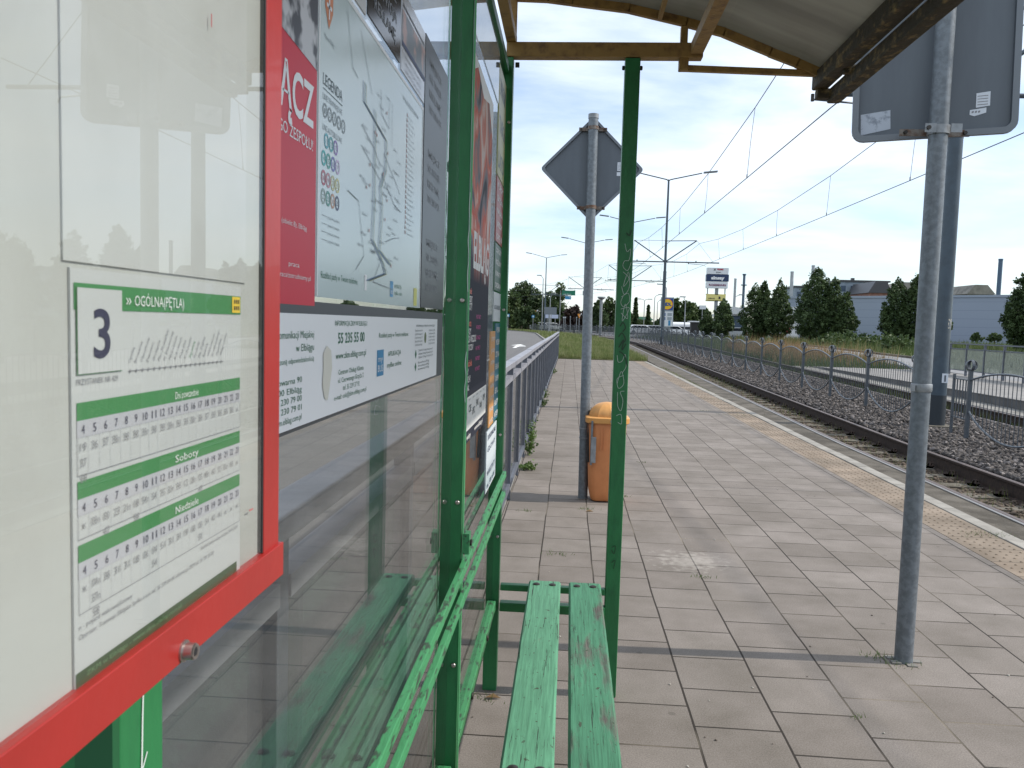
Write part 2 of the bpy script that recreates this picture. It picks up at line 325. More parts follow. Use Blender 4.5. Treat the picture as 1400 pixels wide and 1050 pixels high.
    sb = N(t, 'ShaderNodeMath', operation='SUBTRACT'); t.links.new(s5.outputs[0], sb.inputs[0]); t.links.new(vm.outputs['Value'], sb.inputs[1])
    r5 = N(t, 'ShaderNodeMapRange'); r5.inputs[1].default_value = -0.02; r5.inputs[2].default_value = 0.16; r5.inputs[4].default_value = 0.28; t.links.new(sb.outputs[0], r5.inputs[0])
    m5 = N(t, 'ShaderNodeMix', data_type='RGBA'); t.links.new(r5.outputs[0], m5.inputs[0]); t.links.new(m3.outputs[2], m5.inputs[6]); m5.inputs[7].default_value = (0.50, 0.47, 0.42, 1)
    t.links.new(m5.outputs[2], b.inputs['Base Color'])
    # height
    iv = N(t, 'ShaderNodeMath', operation='SUBTRACT'); iv.inputs[0].default_value = 1; t.links.new(br.outputs['Fac'], iv.inputs[1])
    h2 = N(t, 'ShaderNodeMath', operation='MULTIPLY_ADD'); h2.inputs[1].default_value = 0.1; t.links.new(n2.outputs[0], h2.inputs[0]); t.links.new(iv.outputs[0], h2.inputs[2])
    h3 = N(t, 'ShaderNodeMath', operation='MULTIPLY_ADD'); h3.inputs[1].default_value = 0.3; t.links.new(br.outputs[0], h3.inputs[0]); t.links.new(h2.outputs[0], h3.inputs[2])
    bp = N(t, 'ShaderNodeBump'); bp.inputs['Strength'].default_value = 0.6; bp.inputs['Distance'].default_value = 0.008; t.links.new(h3.outputs[0], bp.inputs['Height']); t.links.new(bp.outputs[0], b.inputs['Normal'])
    return M
PY0, PY1 = -4.0, 34.6
mb = MB(); mb.box(-0.46, 2.77, PY0, PY1, -0.4, 0.0, paving_mat()); tag(mb.build('pavement'), kind='structure')
def tactile_mat():
    M = bpy.data.materials.new('ochre_tactile_slabs'); M.use_nodes = True; t = M.node_tree; b = t.nodes['Principled BSDF']; b.inputs['Roughness'].default_value = 0.85
    tc = N(t, 'ShaderNodeTexCoord'); sp = N(t, 'ShaderNodeSeparateXYZ'); t.links.new(tc.outputs['Object'], sp.inputs[0])
    cb = N(t, 'ShaderNodeCombineXYZ'); t.links.new(sp.outputs[1], cb.inputs[0]); t.links.new(sp.outputs[0], cb.inputs[1])
    br = N(t, 'ShaderNodeTexBrick'); br.offset = 0; br.inputs['Scale'].default_value = 1; br.inputs['Brick Width'].default_value = 0.316; br.inputs['Row Height'].default_value = 10
    br.inputs['Mortar Size'].default_value = 0.004; br.inputs['Color1'].default_value = (0.205, 0.163, 0.122, 1); br.inputs['Color2'].default_value = (0.25, 0.195, 0.145, 1); br.inputs['Mortar'].default_value = (0.08, 0.06, 0.04, 1)
    t.links.new(cb.outputs[0], br.inputs['Vector'])
    n1 = N(t, 'ShaderNodeTexNoise'); n1.inputs['Scale'].default_value = 3; n1.inputs['Detail'].default_value = 9; t.links.new(tc.outputs['Object'], n1.inputs['Vector'])
    r1 = N(t, 'ShaderNodeValToRGB'); r1.color_ramp.elements[0].position = 0.35; r1.color_ramp.elements[0].color = (0.68, 0.66, 0.62, 1); r1.color_ramp.elements[1].position = 0.65; r1.color_ramp.elements[1].color = (1.1, 1.1, 1.1, 1)
    t.links.new(n1.outputs[0], r1.inputs[0])
    m1 = N(t, 'ShaderNodeMix', data_type='RGBA', blend_type='MULTIPLY'); m1.inputs[0].default_value = 1; t.links.new(br.outputs[0], m1.inputs[6]); t.links.new(r1.outputs[0], m1.inputs[7]); t.links.new(m1.outputs[2], b.inputs['Base Color'])
    return M
tm = tactile_mat()
mb = MB(); mb.box(2.776, 3.155, PY0, PY1, -0.4, 0.0, tm)
yy = 1.2
while yy < 26:
    for k in range(5):
        cx = 2.83+k*0.066+0.01*((int(yy*20)) % 2)
        n = 6; vs = [(cx+0.011*cos(2*pi*i/n), yy+0.011*sin(2*pi*i/n), 0.0002) for i in range(n)]+[(cx+0.006*cos(2*pi*i/n), yy+0.006*sin(2*pi*i/n), 0.006) for i in range(n)]
        mb.add(vs, [(i, (i+1) % n, n+(i+1) % n, n+i) for i in range(n)]+[tuple(range(n, 2*n))], tm)
    yy += 0.079
tag(mb.build('tactile_paving', fixn=False), kind='structure')
mb = MB(); y = PY0
kerbm = mat('kerb_stone', (0.31, 0.29, 0.255), rough=0.85, col2=(0.22, 0.205, 0.18), vs=4, bump=0.15, bs=70)
while y < PY1-0.1:
    mb.box(3.178, 3.305, y+0.004, min(y+0.996, PY1), -0.4, 0.002+random.uniform(-0.004, 0.004), kerbm); y += 1.0
mb.box(3.155, 3.178, PY0, PY1, -0.4, -0.010, rubber)
mb.box(3.179, 3.33, PY0, PY1, -0.4, -0.02, conc_dark)
tag(mb.build('platform_kerb', bevel=0.006), kind='structure')
mb = MB(); mb.box(-0.66, -0.465, PY0, PY1+1, -0.4, 0.012, conc); tag(mb.build('edge_curb', bevel=0.008), kind='structure')

# road on the left, its right edge bending away
roadR = interp([(-10, -0.67), (38, -0.67), (44, -0.9), (68, -2.3), (103, -4.3), (120, -7.0), (136, -11.5), (150, -17), (165, -25), (195, -45)])
ribbon('road', lambda y: roadR(y)-9.5, roadR, YS, 0.0, asph)
ribbon('road_kerb', roadR, lambda y: roadR(y)+0.16, [y for y in YS if y >= 36], 0.09, conc)
ribbon('grass_verge', lambda y: roadR(y)+0.16, lambda y: 3.45-curve(y), [34.62]+[y for y in YS if y > 35], 0.02, grassbase)
ribbon('side_pavement', lambda y: roadR(y)-13, lambda y: roadR(y)-9.52, YS, 0.1, conc)
# painted arrows and dashes on the road
mb = MB(); wp = mat('road_paint', (0.72, 0.72, 0.70), rough=0.7, var=0.1, vs=10)
def flat(poly, zoff=0.004):
    vs = [(x, y, gz(y)+zoff) for x, y in poly]; mb.add(vs, [tuple(range(len(vs)))], wp)
for cx, cy in ((-3.0, 47.5), (-3.1, 34)):
    flat([(cx-0.1, cy-3), (cx+0.1, cy-3), (cx+0.1, cy+0.5), (cx-0.1, cy+0.5)]); flat([(cx-0.45, cy+0.5), (cx+0.45, cy+0.5), (cx, cy+2.6)])
    flat([(cx+0.1, cy-1.4), (cx+0.5, cy-0.7), (cx+0.5, cy-0.1), (cx+0.1, cy-0.8)])
tag(mb.build('lane_arrows', fixn=False), kind='structure')

# track beds ---------------------------------------------------------------
ribbon('track_edge_strip', C_(3.33), C_(3.968), YS, 0.030, mat('edge_strip_dirty', (0.052, 0.043, 0.031), rough=0.95, col2=(0.115, 0.10, 0.08), vs=2.5, bump=0.4, bs=40))
ribbon('track_bed', C_(4.09), C_(9.1), YS, -0.163, soil)
stone_mat = None
def stones_material():
    M = bpy.data.materials.new('ballast_stone'); M.use_nodes = True; t = M.node_tree; b = t.nodes['Principled BSDF']; b.inputs['Roughness'].default_value = 0.9
    tc = N(t, 'ShaderNodeTexCoord'); n1 = N(t, 'ShaderNodeTexVoronoi'); n1.inputs['Scale'].default_value = 22; t.links.new(tc.outputs['Object'], n1.inputs['Vector'])
    r = N(t, 'ShaderNodeValToRGB'); e = r.color_ramp.elements; e[0].position = 0.0; e[0].color = (0.02, 0.017, 0.016, 1); e[1].position = 1; e[1].color = (0.24, 0.215, 0.205, 1)
    x = e.new(0.45); x.color = (0.045, 0.039, 0.036, 1); x = e.new(0.8); x.color = (0.092, 0.079, 0.072, 1)
    s_ = N(t, 'ShaderNodeSeparateColor'); t.links.new(n1.outputs['Color'], s_.inputs[0]); t.links.new(s_.outputs[0], r.inputs[0]); t.links.new(r.outputs[0], b.inputs['Base Color'])
    return M
stone_mat = stones_material()
bed = mat('ballast_bed', (0.03, 0.026, 0.024), rough=0.95, col2=(0.13, 0.115, 0.108), vs=26, bump=1.0, bs=24, thr=(0.4, 0.62))
ribbon('ballast', C_(5.14), C_(7.86), YS, 0.03, bed, nx=3)
ico_v = np.array([(0, 0, -1), (.72, -.53, -.45), (-.28, -.85, -.45), (-.89, 0, -.45), (-.28, .85, -.45), (.72, .53, -.45), (.28, -.85, .45), (-.72, -.53, .45), (-.72, .53, .45), (.28, .85, .45), (.89, 0, .45), (0, 0, 1)])
ico_f = np.array([(0, 2, 1), (1, 5, 0), (0, 3, 2), (0, 4, 3), (0, 5, 4), (1, 10, 5), (2, 6, 1), (3, 7, 2), (4, 8, 3), (5, 9, 4), (1, 6, 10), (2, 7, 6), (3, 8, 7), (4, 9, 8), (5, 10, 9), (6, 11, 10), (7, 11, 6), (8, 11, 7), (9, 11, 8), (10, 11, 9)])
def scatter_stones(name, n, X0, X1, Y0, Y1, zoff, s0, s1, mt, label, cat, curved=False, ypow=1.6):
    y = Y0+(Y1-Y0)*rng.random(n)**ypow; x = X0+(X1-X0)*rng.random(n)
    z = np.array([gz(q) for q in y])+zoff+rng.normal(0, 0.008, n)
    if curved: x = x-np.array([curve(q) for q in y])
    sc = rng.uniform(s0, s1, n)[:, None]*rng.uniform(0.6, 1.2, (n, 3)); sc[:, 2] *= 0.75
    jit = 1+rng.normal(0, 0.16, (n, 12, 3)); v = ico_v[None]*jit*sc[:, None, :]
    a = rng.uniform(0, 2*pi, n); ca, sa = np.cos(a)[:, None], np.sin(a)[:, None]; vx = v[..., 0]*ca-v[..., 1]*sa; vy = v[..., 0]*sa+v[..., 1]*ca
    b = rng.normal(0, 0.5, n); cb_, sb_ = np.cos(b)[:, None], np.sin(b)[:, None]; vz = v[..., 2]*cb_+vy*sb_; vy = vy*cb_-v[..., 2]*sb_
    v = np.stack([vx+x[:, None], vy+y[:, None], vz+z[:, None]], -1).reshape(-1, 3)
    f = (ico_f[None]+(np.arange(n)*12)[:, None, None]).reshape(-1, 3)
    return tag(npmesh(name, v, f, mt), label, cat, kind='stuff')
scatter_stones('ballast_stones', 30000, 5.12, 7.9, 7.5, 60, 0.035, 0.026, 0.055, stone_mat, 'loose grey ballast stones heaped between the two tram tracks', 'ballast', ypow=2.0)
brownstone = mat('brown_stone', (0.045, 0.034, 0.026), rough=0.95, col2=(0.13, 0.098, 0.072), vs=18)
scatter_stones('dirty_stones', 5200, 4.1, 4.96, 4.5, 34, -0.16, 0.014, 0.04, brownstone, 'small brown dirty stones lying between the rails of the near track', 'stones', ypow=1.8)
scatter_stones('track_stones', 5000, 7.9, 9.15, 9, 50, -0.15, 0.014, 0.035, brownstone, 'brown stones lying between the rails of the far track', 'stones', ypow=1.8)

# rails: each track one thing
def rail_mesh(x, name, parent, y1=180):
    mb = MB(); prof = [(-0.07, -0.17), (0.07, -0.17), (0.07, -0.158), (0.012, -0.14), (0.012, 0.0), (0.034, 0.01), (0.034, 0.036), (0.02, 0.042), (-0.02, 0.042), (-0.034, 0.036), (-0.034, 0.01), (-0.012, 0.0), (-0.012, -0.14), (-0.07, -0.158)]
    ys = [q for q in YS if q <= y1]; n = len(prof); vs = []
    for q in ys:
        for a, b in prof: vs.append((x-curve(q)+a, q, gz(q)+b))
    top = {6, 7, 8}; k0, k1 = mb.m(railsteel), mb.m(railtop); mb.v = vs
    for i in range(len(ys)-1):
        for k in range(n):
            mb.f.append((i*n+k, i*n+(k+1) % n, (i+1)*n+(k+1) % n, (i+1)*n+k)); mb.mi.append(k1 if k in top else k0); mb.sm.append(False)
    return mb.build(name, parent)
def track(x0, x1, label):
    t = empty('tram_track', label, 'tram track', ((x0+x1)/2, 8, gz(8)))
    inv = Matrix.Translation((-(x0+x1)/2, -8, -gz(8)))
    obs = [rail_mesh(x0, 'rail', t), rail_mesh(x1, 'rail', t)]
    mb = MB(); fb = MB(); y = 2.0
    while y < 60:
        mb.box(x0+0.02, x1-0.08, y-0.12, y+0.12, gz(y)-0.3, gz(y)-0.145, conc_dark)
        for s in (-1, 1):
            fb.box(x1-0.17+0.0, x1-0.075, y-0.05, y+0.05, gz(y)-0.143, gz(y)-0.125, railsteel)
            fb.tube([(x1-0.11, y-0.045*s, gz(y)-0.12), (x1-0.1, y-0.02*s, gz(y)-0.08), (x1-0.06, y+0.02*s, gz(y)-0.085), (x1-0.075, y+0.05*s, gz(y)-0.12)], 0.013, railsteel, 6)
        y += 0.62
    obs.append(tag(mb.build('sleeper', t), kind='stuff')); obs.append(tag(fb.build('rail_clip', t), kind='stuff'))
    for o in obs: o.matrix_parent_inverse = inv
track(4.04, 5.04, 'nearer tram track right beside the paved platform'); track(8.0, 9.0, 'farther tram track beyond the arched fence')
ribbon('rail_shine_strip', C_(3.970), C_(4.003), YS, 0.04, railshine, depth=0.1)  # pale strip beside the near rail, colour standing in for its shine
ribbon('far_track_strip', C_(9.16), C_(9.8), [y for y in YS if y < 34]+[34], 0.03, conc)

# far platform
mb = MB(); fp = mat('far_platform_top', (0.22, 0.21, 0.20), rough=0.9, var=0.12, vs=2)
fside = mat('far_platform_side', (0.12, 0.115, 0.11), rough=0.9, var=0.2, vs=2)
mb.box(9.8, 13.9, -8, 32, -0.5, 0.09, fside); mb.box(9.78, 13.9, -8, 32, 0.09, 0.105, fp)
mb.add([(9.8, 32, 0.105), (13.9, 32, 0.105), (13.9, 36, -0.02), (9.8, 36, -0.02), (9.8, 32, -0.4), (13.9, 32, -0.4), (13.9, 36, -0.4), (9.8, 36, -0.4)], [(0, 1, 2, 3), (0, 3, 7, 4), (1, 5, 6, 2), (3, 2, 6, 7)], fp)
tag(mb.build('far_platform'), kind='structure')
ribbon('far_road', lambda y: 14.4-curve(y)*0.6, lambda y: 18.0-curve(y)*0.6, YS[:-6], 0.09, mat('far_asphalt', (0.20, 0.20, 0.205), rough=0.9, var=0.1, vs=3))
ribbon('far_road_kerb', lambda y: 18.0-curve(y)*0.6, lambda y: 18.2-curve(y)*0.6, YS[:-6], 0.2, conc_dark)
mb = MB(); mb.box(2, 60, 96, 128, gz(90)-0.2, gz(90)+0.03, mat('car_park_asphalt', (0.16, 0.16, 0.165), rough=0.9, var=0.1, vs=0.6)); tag(mb.build('car_park'), kind='structure')

# ------------------------------------------------------------------ the shelter
shelter = empty('tram_shelter', 'green steel tram stop shelter with glass back wall, bench and curved ochre framed roof', 'tram shelter', (-0.267, 1.9, 0))
SH = Matrix.Translation((0.267, -1.9, 0))
def sh(o, parent=None):
    o.parent = parent or shelter
    if parent is None or parent is shelter: o.matrix_parent_inverse = SH
    return o
def scrib(mb, pts, w, axis, pos, mt, off=0.0):
    """thin painted line: flat ribbon through 2D pts on the plane y=pos ('y') or x=pos ('x')"""
    P = [Vector(p) for p in pts]
    # smooth (catmull)
    Q = []
    for i in range(len(P)-1):
        p0, p1, p2, p3 = P[max(i-1, 0)], P[i], P[i+1], P[min(i+2, len(P)-1)]
        for k in range(5):
            t = k/5; Q.append(0.5*((2*p1)+(p2-p0)*t+(2*p0-5*p1+4*p2-p3)*t*t+(3*p1-p0-3*p2+p3)*t**3))
    Q.append(P[-1]); vs = []
    for i, q in enumerate(Q):
        t = Q[min(i+1, len(Q)-1)]-Q[max(i-1, 0)]; t = t.normalized() if t.length > 0 else Vector((1, 0)); nn = Vector((-t.y, t.x))*w/2
        for s in (1, -1):
            a = q+nn*s; vs.append((a.x, pos, a.y) if axis == 'y' else (pos, a.x, a.y))
    mb.add(vs, [(2*i, 2*i+1, 2*i+3, 2*i+2) for i in range(len(Q)-1)], mt)
tagw = mat('white_marker', (0.55, 0.62, 0.58), rough=0.5); tagk = mat('dark_marker', (0.012, 0.05, 0.02), rough=0.5)
# wall posts
for Yp in (0.42, 1.90, 3.10):
    mb = MB(); mb.box(-0.297, -0.2425, Yp, Yp+(0.036 if 1 < Yp < 2 else 0.05), 0.0, 2.44, green)
    for z in (0.62, 1.02, 1.5, 2.2): mb.tube([(-0.253, Yp+0.002, z), (-0.253, Yp-0.007, z)], 0.006, steel, 8)
    o = sh(mb.build('wall_post', bevel=0.003))
    if Yp == 0.42:
        g = MB(); g.box(-0.262, -0.2405, Yp-0.010, Yp-0.003, 0.0, 2.4, mat('dark_green_shade', (0.008, 0.09, 0.03), rough=0.5))  # darker green strip paints in shade on the post's near face
        for pts_, w_ in (([(0.4585, 1.238), (0.4570, 1.215), (0.4560, 1.19), (0.4545, 1.172)], 0.0016), ([(0.4570, 1.180), (0.450, 1.160), (0.443, 1.168), (0.436, 1.140)], 0.0018), ([(0.459, 1.236), (0.461, 1.240), (0.4605, 1.232), (0.458, 1.231)], 0.0016), ([(0.444, 1.185), (0.452, 1.178), (0.462, 1.19)], 0.0014)):
            scrib(g, [(a_-0.013, b_) for a_, b_ in pts_], w_, 'x', -0.2418, tagw)
        sh(g.build('post_shade_and_tags'), o)
    if Yp == 3.10:
        g = MB(); g.tube([(-0.237, Yp+0.03, 2.42), (-0.222, Yp+0.03, 2.42)], 0.010, dark_bolt, 8); sh(g.build('bolt'), o)
    if Yp == 1.90:
        g = MB(); g.box(-0.2365, -0.2225, Yp-0.004, Yp+0.03, 0.895, 0.945, green_worn); g.tube([(-0.222, Yp+0.012, 0.92), (-0.2175, Yp+0.012, 0.92)], 0.008, dark_bolt, 8)
        g.tube([(-0.238, Yp-0.001, 0.2), (-0.238, Yp-0.001, 2.3)], 0.0022, mat('green_edge_sunlit', (0.12, 0.42, 0.18), rough=0.4), 5)  # bright green line paints in the sunlit edge of the post
        scrib(g, [(-0.2400, 1.75), (-0.2415, 1.71), (-0.239, 1.68), (-0.2425, 1.64), (-0.2395, 1.60), (-0.242, 1.56), (-0.240, 1.52)], 0.002, 'y', Yp-0.002, tagw)
        scrib(g, [(-0.2400, 1.38), (-0.2425, 1.35), (-0.2395, 1.32), (-0.2425, 1.29), (-0.240, 1.26)], 0.002, 'y', Yp-0.002, tagw)
        sh(g.build('rail_bracket'), o)
# front posts
for Yp in (3.07,):
    mb = MB(); mb.box(0.172, 0.228, Yp+0.03, Yp+0.085, 0.0, 2.44, green)
    for s in (-1, 1): mb.tube([(0.2+0.028*s, Yp+0.055, 2.41), (0.2+0.038*s, Yp+0.055, 2.41)], 0.009, dark_bolt, 8)
    o = sh(mb.build('front_post', bevel=0.003))
    if Yp > 1:
        g = MB(); y = Yp+0.0285
        L = [[(.196, 1.76), (.205, 1.73), (.218, 1.74), (.214, 1.70), (.197, 1.695), (.192, 1.675), (.21, 1.66), (.222, 1.69)],
             [(.193, 1.655), (.216, 1.63), (.196, 1.60), (.213, 1.655), (.219, 1.60), (.201, 1.57), (.19, 1.60)],
             [(.19, 1.56), (.215, 1.575), (.221, 1.545), (.2, 1.525), (.189, 1.54), (.197, 1.565)],
             [(.19, 1.515), (.222, 1.52), (.197, 1.47), (.206, 1.535), (.217, 1.48), (.192, 1.50)],
             [(.183, 1.34), (.188, 1.315), (.203, 1.32), (.213, 1.345), (.218, 1.30), (.205, 1.275)],
             [(.186, 1.23), (.201, 1.28), (.212, 1.235), (.193, 1.215), (.186, 1.25), (.21, 1.265)],
             [(.19, 1.20), (.192, 1.15), (.205, 1.13), (.211, 1.17), (.2, 1.20), (.215, 1.205)],
             [(.188, 1.11), (.206, 1.115), (.209, 1.08), (.195, 1.085)]]
        for q in L: scrib(g, q, 0.0015, 'y', y, tagw); y -= 0.0003
        D = [[(.19, 1.45), (.2, 1.465), (.21, 1.445), (.2, 1.43)], [(.186, 1.41), (.198, 1.425), (.212, 1.40), (.2, 1.385)], [(.188, 1.37), (.205, 1.40), (.2, 1.36), (.214, 1.385)], [(.19, 1.355), (.2, 1.35), (.213, 1.335), (.222, 1.30)], [(.2, 1.80), (.212, 1.79), (.218, 1.81)]]
        for q in D: scrib(g, q, 0.0045, 'y', y, tagk); y -= 0.0003
        scrib(g, [(.19, .60), (.204, .605), (.2, .575), (.19, .59)], 0.003, 'y', y, tagk); scrib(g, [(.192, .54), (.205, .55), (.2, .515)], 0.003, 'y', y-0.0003, tagk)
        sh(g.build('graffiti', fixn=False), o)
# glass panes
gm = glass_mat('shelter_glass', haze=0.012)
for a, b in ((0.474, 1.896), (1.938, 3.096)):
    mb = MB(); mb.box(-0.274, -0.268, a, b, 0.37, 2.38, gm); sh(mb.build('glass_pane'))
# horizontal rails of the wall (run the whole length)
for zt, x0, x1, h in ((0.880, -0.2395, -0.2255, 0.012), (0.806, -0.2395, -0.2265, 0.012)):
    mb = MB(); mb.box(x0, x1, 0.44, 3.10, zt-h, zt, green_worn); mb.box(x1-0.003, x1+0.0005, 0.44, 3.10, zt-h-0.010, zt-h+0.004, green_worn)
    sh(mb.build('back_rail', bevel=0.002))
for a, b in ((0.474, 1.896), (1.954, 3.096)):
    mb = MB(); mb.box(-0.290, -0.252, a, b, 0.33, 0.368, green_worn)
    for q in (a+0.35, b-0.35): mb.tube([(-0.2525, q, 0.352), (-0.246, q, 0.352)], 0.011, dark_bolt, 10)
    sh(mb.build('lower_frame_rail', bevel=0.004)); mb = MB(); mb.box(-0.285, -0.257, a, b, 2.38, 2.41, green); sh(mb.build('upper_frame_rail'))
# bench
mb = MB()
for Yb in (0.40, 3.02):
    mb.box(-0.237, 0.172, Yb+0.08, Yb+0.11, 0.405, 0.43, green); mb.box(-0.237, 0.172, Yb+0.07, Yb+0.11, 0.325, 0.36, green)
for yb in (1.65,):
    mb.box(-0.20, 0.15, yb, yb+0.04, 0.41, 0.434, green)
mb.box(-0.075, -0.05, 0.48, 3.13, 0.3605, 0.4045, green)
bench = sh(mb.build('bench_frame', bevel=0.003))
def slat_mat(name, base, worn, wear):
    M = bpy.data.materials.new(name); M.use_nodes = True; t = M.node_tree; b = t.nodes['Principled BSDF']; b.inputs['Roughness'].default_value = 0.6; b.inputs['Specular IOR Level'].default_value = 0.35
    tc = N(t, 'ShaderNodeTexCoord')
    def noise(sc, st, det=8, dist=0):
        mp = N(t, 'ShaderNodeMapping'); mp.inputs['Scale'].default_value = st; t.links.new(tc.outputs['Object'], mp.inputs[0])
        n = N(t, 'ShaderNodeTexNoise'); n.inputs['Scale'].default_value = sc; n.inputs['Detail'].default_value = det; n.inputs['Roughness'].default_value = 0.65; n.inputs['Distortion'].default_value = dist
        t.links.new(mp.outputs[0], n.inputs['Vector']); return n
    def ramp(n, p0, p1, c0, c1):
        r = N(t, 'ShaderNodeValToRGB'); r.color_ramp.elements[0].position = p0; r.color_ramp.elements[1].position = p1; r.color_ramp.elements[0].color = c0; r.color_ramp.elements[1].color = c1; t.links.new(n.outputs[0], r.inputs[0]); return r
    c1 = noise(5, (1, 0.4, 1)); base_r = ramp(c1, 0.3, 0.75, tuple(x*0.8 for x in base)+(1,), tuple(x*1.2 for x in base)+(1,))
    cr = noise(26, (4.0, 0.16, 2)); crr = ramp(cr, 0.60, 0.645, (0, 0, 0, 1), (1, 1, 1, 1))           # grain cracks
    wr = noise(9, (1.6, 0.30, 1), 9, 0.3); wrr = ramp(wr, wear, wear+0.12, (0, 0, 0, 1), (1, 1, 1, 1))
    gr = noise(40, (2, 0.1, 2)); grr = ramp(gr, 0.35, 0.65, tuple(x*0.55 for x in worn)+(1,), tuple(x*1.3 for x in worn)+(1,))
    ch = noise(60, (1, 0.6, 1), 3); chr_ = ramp(ch, 0.655, 0.69, (0, 0, 0, 1), (1, 1, 1, 1))
    m1 = N(t, 'ShaderNodeMix', data_type='RGBA'); t.links.new(wrr.outputs[0], m1.inputs[0]); t.links.new(base_r.outputs[0], m1.inputs[6]); t.links.new(grr.outputs[0], m1.inputs[7])
    m2 = N(t, 'ShaderNodeMix', data_type='RGBA'); t.links.new(crr.outputs[0], m2.inputs[0]); t.links.new(m1.outputs[2], m2.inputs[6]); m2.inputs[7].default_value = (0.03, 0.06, 0.035, 1)
    m3 = N(t, 'ShaderNodeMix', data_type='RGBA'); t.links.new(chr_.outputs[0], m3.inputs[0]); t.links.new(m2.outputs[2], m3.inputs[6]); m3.inputs[7].default_value = (0.05, 0.07, 0.04, 1)
    fg = noise(70, (2.2, 0.07, 2), 5); fgr = ramp(fg, 0.36, 0.6, (0.62, 0.64, 0.62, 1), (1.05, 1.05, 1.05, 1)); m4 = N(t, 'ShaderNodeMix', data_type='RGBA', blend_type='MULTIPLY'); m4.inputs[0].default_value = 0.8; t.links.new(m3.outputs[2], m4.inputs[6]); t.links.new(fgr.outputs[0], m4.inputs[7])
    kn = N(t, 'ShaderNodeTexVoronoi'); kn.inputs['Scale'].default_value = 5.2; km = N(t, 'ShaderNodeMapping'); km.inputs['Scale'].default_value = (1.0, 1.0, 0.2); t.links.new(tc.outputs['Object'], km.inputs[0]); t.links.new(km.outputs[0], kn.inputs['Vector']); kr = ramp(kn, 0.04, 0.075, (0.12, 0.09, 0.07, 1), (1, 1, 1, 1)); m5 = N(t, 'ShaderNodeMix', data_type='RGBA', blend_type='MULTIPLY'); m5.inputs[0].default_value = 0.75; t.links.new(m4.outputs[2], m5.inputs[6]); t.links.new(kr.outputs[0], m5.inputs[7])
    t.links.new(m5.outputs[2], b.inputs['Base Color'])
    ad = N(t, 'ShaderNodeMath', operation='MULTIPLY_ADD'); ad.inputs[1].default_value = -1.0; t.links.new(crr.outputs[0], ad.inputs[0]); 
    a2 = N(t, 'ShaderNodeMath', operation='MULTIPLY_ADD'); a2.inputs[1].default_value = -0.5; t.links.new(wrr.outputs[0], a2.inputs[0]); t.links.new(gr.outputs[0], a2.inputs[2]); t.links.new(a2.outputs[0], ad.inputs[2])
    bp = N(t, 'ShaderNodeBump'); bp.inputs['Strength'].default_value = 0.5; bp.inputs['Distance'].default_value = 0.004; t.links.new(ad.outputs[0], bp.inputs['Height']); t.links.new(bp.outputs[0], b.inputs['Normal'])
    return M
for x0, x1, mt, lb in ((-0.122, -0.002, slat_mat('slat_green_fresh', (0.105, 0.30, 0.175), (0.14, 0.12, 0.095), 0.66), None), (0.030, 0.150, slat_mat('slat_green_worn', (0.065, 0.225, 0.125), (0.115, 0.10, 0.085), 0.53), 'green bench slat with bare worn wood patches')):
    mb = MB(); n = 26; vs = []; rnd = random.Random(3)
    for i in range(n+1):
        y = 0.45+(3.045-0.45)*i/n; a = rnd.uniform(-0.0006, 0.0006); c = rnd.uniform(-0.0006, 0.0006); cx = (x0+x1)/2; hw = (x1-x0)/2+a
        e = 0.006
        vs += [(cx-hw, y, 0.434), (cx+hw, y, 0.434), (cx+hw, y, 0.47-e+c), (cx+hw-e, y, 0.47+c), (cx-hw+e, y, 0.47+c), (cx-hw, y, 0.47-e+c)]
    fs = [tuple(range(6)), tuple(range(n*6, n*6+6))]
    for i in range(n):
        for k in range(6): fs.append((i*6+k, i*6+(k+1) % 6, (i+1)*6+(k+1) % 6, (i+1)*6+k))
    mb.add(vs, fs, mt)
    for yb in (3.0, 1.72):
        for dx_ in (0.03, 0.09): mb.lathe([(0.013, 0.4705), (0.012, 0.474), (0.006, 0.4765), (0.001, 0.477)], dark_bolt, (x0+dx_, yb), 10)
    o = mb.build('slat', bench); o.matrix_parent_inverse = Matrix.Identity(4)
    tag(o, lb)
mb = MB(); mb.box(0.20, 0.245, 3.0, 3.02, 0.392, 0.398, green_worn)   # bent tab end beside the slat
# roof -------------------------------------------------------------------
arch = [(-0.272, 2.66), (-0.245, 2.665), (-0.12, 2.660), (-0.029, 2.648), (0.181, 2.622), (0.392, 2.573), (0.53, 2.537), (0.70, 2.468), (0.80, 2.43), (0.885, 2.392)]
rf = MB(); vs = []
for yy in (0.62, 3.16):
    for x, z in arch: vs.append((x, yy, z+0.024))
    for x, z in arch[::-1]: vs.append((x, yy, z+0.018))
n = 2*len(arch); rf.add(vs, [(i, (i+1) % n, n+(i+1) % n, n+i) for i in range(n)]+[tuple(range(n)), tuple(range(n, 2*n))], roofm, False); sh(rf.build('roof_sheet'))
for Yr in (0.64, 1.9, 3.10):
    mb = MB()
    for (xa, za), (xb, zb) in zip(arch[1:-1], arch[2:]):
        mb.beam((xa-0.002, Yr+0.02, za), (xb+0.002, Yr+0.02, zb), 0.022, 0.030, yellow_steel)
    sh(mb.build('roof_rib'))
    mb = MB(); mb.box(-0.27, 0.455, Yr, Yr+0.05, 2.443, 2.496, yellow_steel)
    mb.box(0.372, 0.398, Yr+0.01, Yr+0.035, 2.496, 2.56, yellow_steel)
    mb.box(-0.262, -0.235, Yr+0.01, Yr+0.035, 2.496, 2.66, yellow_steel)
    mb.beam((0.375, Yr+0.03, 2.412), (0.905, Yr+0.03, 2.395), 0.022, 0.022, yellow_steel); mb.box(0.37, 0.405, Yr+0.01, Yr+0.04, 2.40, 2.445, yellow_steel)
    sh(mb.build('roof_crossbeam', bevel=0.003))
